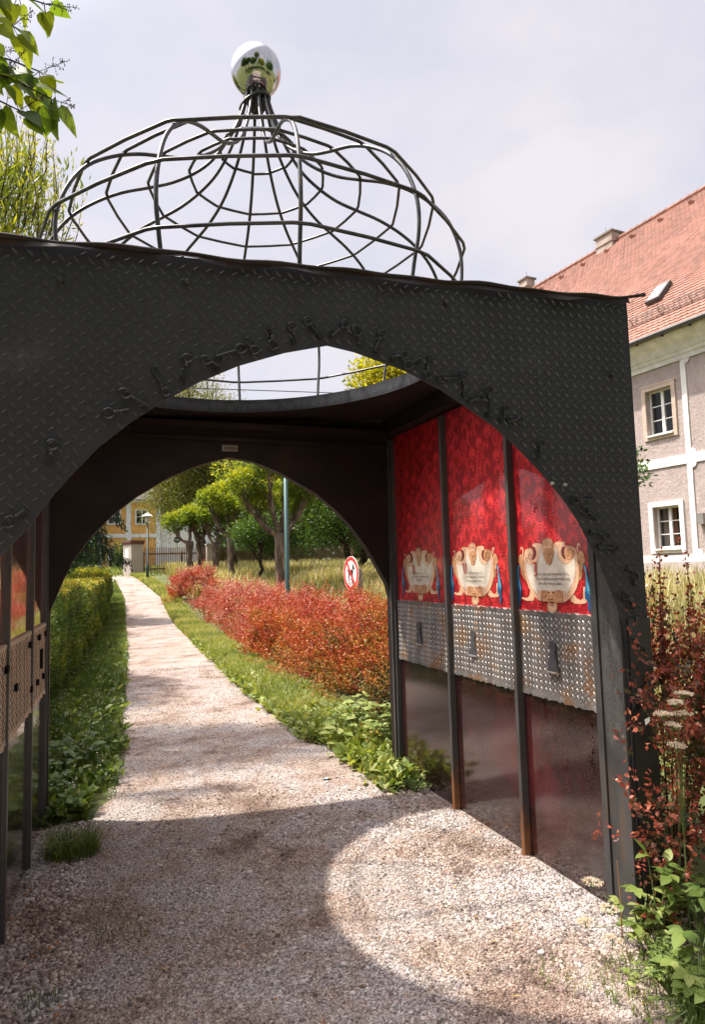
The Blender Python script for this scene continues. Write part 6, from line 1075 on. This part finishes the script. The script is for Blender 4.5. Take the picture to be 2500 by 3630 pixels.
# snow guard
q = MB()
for zz in (.03, .10, .17, .24): q.tube([RP(.95, -6.5, zz), RP(.95, SEV - 1.2, zz)], .009, 4)
y = -6.5
while y < SEV - 1.2: q.tube([RP(.95, y, .02), RP(.95, y, .25)], .006, 4); y += .11
y = -6.2
while y < SEV - 1.2: q.tube([RP(.95, y, 0), RP(.95, y, .27)], .016, 4); q.tube([RP(.95, y, .25), RP(1.25, y, .0)], .012, 4); y += .95
hb(q, 'snow_guard', MAT['galv'], roof)
q = MB(); P0_, P1_ = RP(2.05, .10, .12), RP(2.75, .10, .12)
V = [RP(1.9, -.25, .04), RP(1.9, .25, .04), RP(2.7, .25, .04), RP(2.7, -.25, .04), RP(1.9, -.25, .16), RP(1.9, .25, .16), RP(2.7, .25, .16), RP(2.7, -.25, .16)]
q.add([(v[0], v[1] + .25, v[2]) for v in V], [(0, 3, 2, 1), (4, 5, 6, 7), (0, 1, 5, 4), (1, 2, 6, 5), (2, 3, 7, 6), (3, 0, 4, 7)], 0)
V = [RP(1.97, -.19, .163), RP(1.97, .19, .163), RP(2.63, .19, .163), RP(2.63, -.19, .163)]; q.add([(v[0], v[1] + .25, v[2]) for v in V], [(0, 1, 2, 3)], 1); mat('sky_pane', (.35, .33, .36), 3, .12); hb(q, 'skylight', [MAT['zinc'], MAT['sky_pane']], roof)
for (x0, x1, y0, y1, z0, z1) in ((5.7, 6.3, 6.15, 7.0, 13.6, 15.10), (5.75, 6.25, 11.45, 12.0, 12.6, 15.35), (6.3, 6.9, 13.5, 14.2, 11.0, 15.7)):
    q = MB(); q.box(x0, x1, y0, y1, z0, z1, 0); q.box(x0 - .04, x1 + .04, y0 - .04, y1 + .04, z1 - .38, z1 - .33, 0); q.box(x0 - .07, x1 + .07, y0 - .07, y1 + .07, z1, z1 + .07, 1); q.tube([((x0 + x1) / 2, y1 - .3, z1), ((x0 + x1) / 2, y1 - .3, z1 + .45)], .012, 4, 1); hb(q, 'chimney', [MAT['chimney_render'], MAT['slab']], roof)
q = MB(); q.box(-.14, -.002, -1.42, -1.24, 2.50, 2.78); hb(q, 'meter_box', MAT['galv'])

# ---------------------------------------------------------------- far end: houses, fence, pillars, lamp, signs
mat('yellow_render', (0.70, 0.37, 0.12), 2, .9, 0, .1, 10, .01); mat('white_wall', (0.74, 0.75, 0.80), 2, .9); mat('slate_roof', (0.10, 0.09, 0.09), 3, .8)
yh_ = thing('yellow_house', 'yellow rendered house with white corner bands behind the picket fence', 'house', (3.6, 76, 2.4))
q = MB(); q.box(-3.4, 2.9, 0, 8, -1.5, 7.2); hb(q, 'wall', MAT['yellow_render'], yh_)
q = MB(); q.box(-.62, -.12, -.06, -.002, .9, 7.1); q.box(2.5, 2.95, -.06, -.002, -1.5, 7.1); q.box(-3.45, 2.5, -.05, -.002, 3.1, 3.5) if False else q.box(-.12, 2.5, -.05, -.002, 3.25, 3.65); q.box(-3.45, -.62, -.05, -.002, 3.25, 3.65); q.box(-3.45, 2.95, -.2, -.002, 7.1, 7.4); q.box(-3.5, -3.1, -.06, -.002, -1.5, 3.24); hb(q, 'white_trim', MAT['white_wall'], yh_)
for (x0, x1, z0, z1) in ((.45, 1.6, 4.8, 6.2), (-2.35, -1.15, .1, 1.7), (-2.4, -1.3, 4.8, 6.2)):
    q = MB(); q.box(x0 - .15, x1 + .15, -.08, -.003, z0 - .15, z1 + .15); wo = hb(q, 'window', MAT['white_wall'], yh_); q = MB(); q.box(x0, x1, -.10, -.082, z0, z1); hb(q, 'pane', MAT['window_dark'], wo); q = MB(); q.box((x0 + x1) / 2 - .05, (x0 + x1) / 2 + .05, -.12, -.101, z0, z1); q.box(x0, (x0 + x1) / 2 - .051, -.12, -.101, (z0 + z1) / 2, (z0 + z1) / 2 + .06); q.box((x0 + x1) / 2 + .051, x1, -.12, -.101, (z0 + z1) / 2, (z0 + z1) / 2 + .06); hb(q, 'frame', MAT['white_wall'], wo)
q = MB(); q.add([(-3.9, -.6, 7.4), (3.4, -.6, 7.4), (3.4, 8.6, 7.4), (-3.9, 8.6, 7.4), (-3.9, 4, 11), (3.4, 4, 11)], [(0, 1, 5, 4), (2, 3, 4, 5), (0, 4, 3), (1, 2, 5), (0, 3, 2, 1)]); hb(q, 'roof', MAT['slate_roof'], yh_)
wh = thing('white_building', 'plain white building adjoining the yellow house on its right', 'building', (9.5, 76, 2.4))
q = MB(); q.box(-2.9, 3.5, .5, 8, -1.5, 6.0); hb(q, 'wall', MAT['white_wall'], wh); q = MB(); q.box(-2.9, 3.6, .3, 8, 6.0, 6.2); hb(q, 'roof', MAT['slate_roof'], wh); q = MB(); q.box(-1.7, .2, .45, .497, -1, 4.2); hb(q, 'gate_panel', MAT['white_paint'], wh)

mat('concrete', [(0.3, (0.36, 0.31, 0.27)), (0.7, (0.52, 0.46, 0.41))], 1.6, .95, 0, .3, 12, .02); mat('brick_cap', (0.14, 0.06, 0.04), 6, .9); mat('picket_wood', [(0.3, (0.13, 0.075, 0.045)), (0.7, (0.26, 0.17, 0.11))], 3, .9, sc=(1, 1, .3))
def pillar(label, x, y, w_, d_, h, rz, cap):
    z = float(H(x, y)); p = thing('gate_pillar', label, 'pillar', (x, y, z), rz, 'rendered fence pillars'); q = MB(); q.box(-w_ / 2, w_ / 2, -d_ / 2, d_ / 2, -.2, h); hb(q, 'shaft', MAT['concrete'], p)
    q = MB(); q.box(-w_ / 2 - .04, w_ / 2 + .04, -d_ / 2 - .04, d_ / 2 + .04, h, h + .10); q.box(-w_ / 2 - .07, w_ / 2 + .07, -d_ / 2 - .07, d_ / 2 + .07, h + .10, h + .24) if cap else None; hb(q, 'cap', MAT['brick_cap'] if cap else MAT['concrete'], p)
    if cap: q = MB(); q.box(-w_ / 2 - .02, -w_ / 2 - .001, -.2, .2, h * .55, h * .85); hb(q, 'name_plate', MAT['white_paint'], p)
pillar('pale rendered pillar with a brown brick cap beside the path end', 2.05, 42, .80, .9, 1.85, R(28), True)
pillar('plain pale pillar in the middle of the picket fence', 6.75, 42.3, .62, .5, 1.75, 0, False)
def fence(label, x0, x1, y, rr_=5):
    z = float(H((x0 + x1) / 2, y)); f = thing('picket_fence', label, 'fence', (x0, y, z), 0, 'picket fence between the pillars'); q = MB(); r_ = random.Random(rr_); L_ = x1 - x0; i = 0; x = .05
    while x < L_: h = 1.62 + r_.uniform(-.03, .03); q.add([(x, 0, .08), (x + .05, 0, .08), (x + .05, 0, h), (x + .025, 0, h + .05), (x, 0, h), (x, .02, .08), (x + .05, .02, .08), (x + .05, .02, h), (x + .025, .02, h + .05), (x, .02, h)], [(0, 1, 2, 3, 4), (9, 8, 7, 6, 5), (0, 5, 6, 1), (1, 6, 7, 2), (2, 7, 8, 3), (3, 8, 9, 4), (4, 9, 5, 0)]); x += .108
    hb(q, 'pickets', MAT['picket_wood'], f); q = MB(); q.box(0, L_, .024, .07, 1.22, 1.32); q.box(0, L_, .024, .07, .30, .40); hb(q, 'rails', MAT['picket_wood'], f)
    for k in range(int(L_ / 2.3) + 1): q = MB(); xx = min(L_ - .05, k * 2.3 + .1); q.box(xx - .05, xx + .05, .075, .17, 0, 1.4); hb(q, 'post', MAT['picket_wood'], f)
fence('brown picket fence between the brick-capped pillar and the plain pillar', 2.55, 6.42, 42.4)
fence('brown picket fence running right from the plain pillar behind the orchard', 7.08, 16.5, 42.4, 6)

mat('lamp_green', (0.02, 0.045, 0.045), 6, .45, .2); mat('pole_green', [(0.3, (0.035, 0.085, 0.085)), (0.7, (0.05, 0.11, 0.11))], 5, .45, .2, .05, 60, .001); mat('lamp_white', (0.62, 0.60, 0.56), 5, .5); mat('lamp_globe', (0.55, 0.50, 0.44), 5, .4)
lx, ly = 2.55, 37.2; lz = float(H(lx, ly)); lm = thing('street_lamp', 'park lamp with a dish shade on a thin dark post beside the fence', 'street lamp', (lx, ly, lz))
q = MB(); q.tube([(0, 0, -.1), (0, 0, .9), (0, 0, .92), (0, 0, 3.1)], [.075, .075, .05, .045], 10); hb(q, 'post', MAT['lamp_green'], lm, True)
q = MB(); q.tube([(0, 0, 3.1), (0, 0, 3.15), (0, 0, 3.42)], [.08, .13, .15], 14); hb(q, 'globe', MAT['lamp_globe'], lm, True); q = MB(); q.tube([(0, 0, 3.42), (0, 0, 3.46), (0, 0, 3.56), (0, 0, 3.62)], [.31, .30, .13, .04], 18); hb(q, 'lamp_shade', MAT['lamp_white'], lm)
q = MB(); q.tube([(0, 0, -.1), (0, 0, .93), (0, 0, 1.0), (0, 0, 4.6)], [.062, .062, .049, .047], 16); o = q.build('metal_pole', MAT['pole_green'], None, True); o.location = (3.87, 14, 0); tag(o, 'tall grey-green metal pole rising from the red bushes', 'pole')

mat('sign_white', (0.72, 0.71, 0.70), 8, .35, 0); mat('sign_red', (0.62, 0.035, 0.03), 8, .35); mat('sign_black', (0.02, 0.02, 0.02), 8, .4); mat('sign_blue', (0.012, 0.06, 0.12), 8, .4)
sx, sy_ = 3.68, 9.62; sg = thing('dog_sign', 'round red-ringed no dogs sign turned sideways above the red bushes', 'sign', (sx, sy_, 0), R(0))
# sign disc: local plane (u right, v up) facing angle
SA = R(-21.2 - 64); ca, sa = math.cos(SA), math.sin(SA); tilt = R(-7)
def sgf(u, v, d): uu = u * math.cos(tilt) - v * math.sin(tilt); vv_ = u * math.sin(tilt) + v * math.cos(tilt); return (uu * ca + d * sa, uu * sa - d * ca, 1.53 + vv_)
cir = lambda r_, n=40: [(r_ * math.cos(2 * PI * i / n), r_ * math.sin(2 * PI * i / n)) for i in range(n)]
q = MB(); q.prism(cir(.268), sgf, -.006, .004, 0)
flat(q, [tuple(cir(.258)[i] for i in (k, (k + 1) % 40)) + tuple(cir(.205)[i] for i in ((k + 1) % 40, k)) for k in range(40)], lambda u, v: sgf(u, v, .0055), 1)
dog = [(-.060, -.155), (-.075, -.06), (-.085, .00), (-.115, .03), (-.122, .06), (-.095, .055), (-.055, .06), (.01, .055), (.035, .075), (.05, .10), (.048, .135), (.062, .165), (.075, .135), (.105, .115), (.125, .095), (.12, .08), (.09, .075), (.075, .05), (.070, .02), (.072, -.04), (.070, -.10), (.085, -.150), (.050, -.150), (.045, -.10), (.035, -.03), (-.02, -.025), (-.045, -.03), (-.055, -.07), (-.040, -.155)]
q.add([sgf(u, v, .0062) for u, v in dog], [tuple(range(len(dog)))], 2); flat(q, [[(.032, .082), (.078, .052), (.082, .066), (.040, .098)]], lambda u, v: sgf(u, v, .0070), 0)
flat(q, stroke2([(-.165, .165), (.165, -.165)], .046), lambda u, v: sgf(u, v, .0078), 1); sdk = hb(q, 'sign_disc', [MAT['sign_white'], MAT['sign_red'], MAT['sign_black']], sg)
q = MB(); px_, py_ = sgf(.20, 0, -.05)[:2]; q.tube([(px_, py_, -.1), (px_, py_, 1.60)], .03, 10); q.box(px_ - .05, px_ + .05, py_ - .04, py_ + .04, 1.50, 1.53); q.box(px_ - .05, px_ + .05, py_ - .04, py_ + .04, 1.40, 1.43); hb(q, 'post', MAT['galv'], sg)
bs = thing('arrow_sign', 'round blue sign with a white right arrow above the picket fence', 'sign', (6.05, 55, float(H(6.05, 55))))
q = MB(); q.prism(cir(.26), lambda u, v, t_: (u, t_, v + 2.42), .01, -.01, 0); ar = [(-.17, -.03), (.05, -.03), (.05, -.10), (.18, 0), (.05, .10), (.05, .03), (-.17, .03)]; q.add([(u, -.013, v + 2.42) for u, v in ar], [tuple(range(7))], 1); hb(q, 'sign_disc', [MAT['sign_blue'], MAT['sign_white']], bs); q = MB(); q.tube([(0, .04, 0), (0, .04, 2.6)], .03, 8); hb(q, 'post', MAT['galv'], bs)
q = MB(); q.tube([(-8, 30, 10.35), (4, 30, 9.95), (14, 30, 10.35), (30, 30, 12)], .022, 5); o = q.build('overhead_wire', MAT['black_metal']); tag(o, 'thin overhead wire crossing the sky inside the roof opening', 'wire')
# background woodland strip and low wall hedge far away
g = np.random.default_rng(160); n = 26000; a = g.uniform(0, 1, n); x = -70 + 170 * a; y = 100 + g.uniform(0, 10, n); hgt = 7 + 2.5 * np.sin(x * .21) + 1.5 * np.sin(x * .55 + 1); z = 3 + hgt * g.uniform(0, 1, n); Pn = np.stack([x, y, z], -1)
v, f = leaf4(Pn, rdir(n, .2, g), 1.1, .8, .1, g); o = fast('woodland', v, f, MAT['g_orchard'], rn(np.clip(.45 + .25 * fnoise(Pn, .4, 3) + g.normal(0, .12, n), 0, 1), 4)); tag(o, 'distant belt of green woodland behind the houses', 'woodland', kind='stuff')
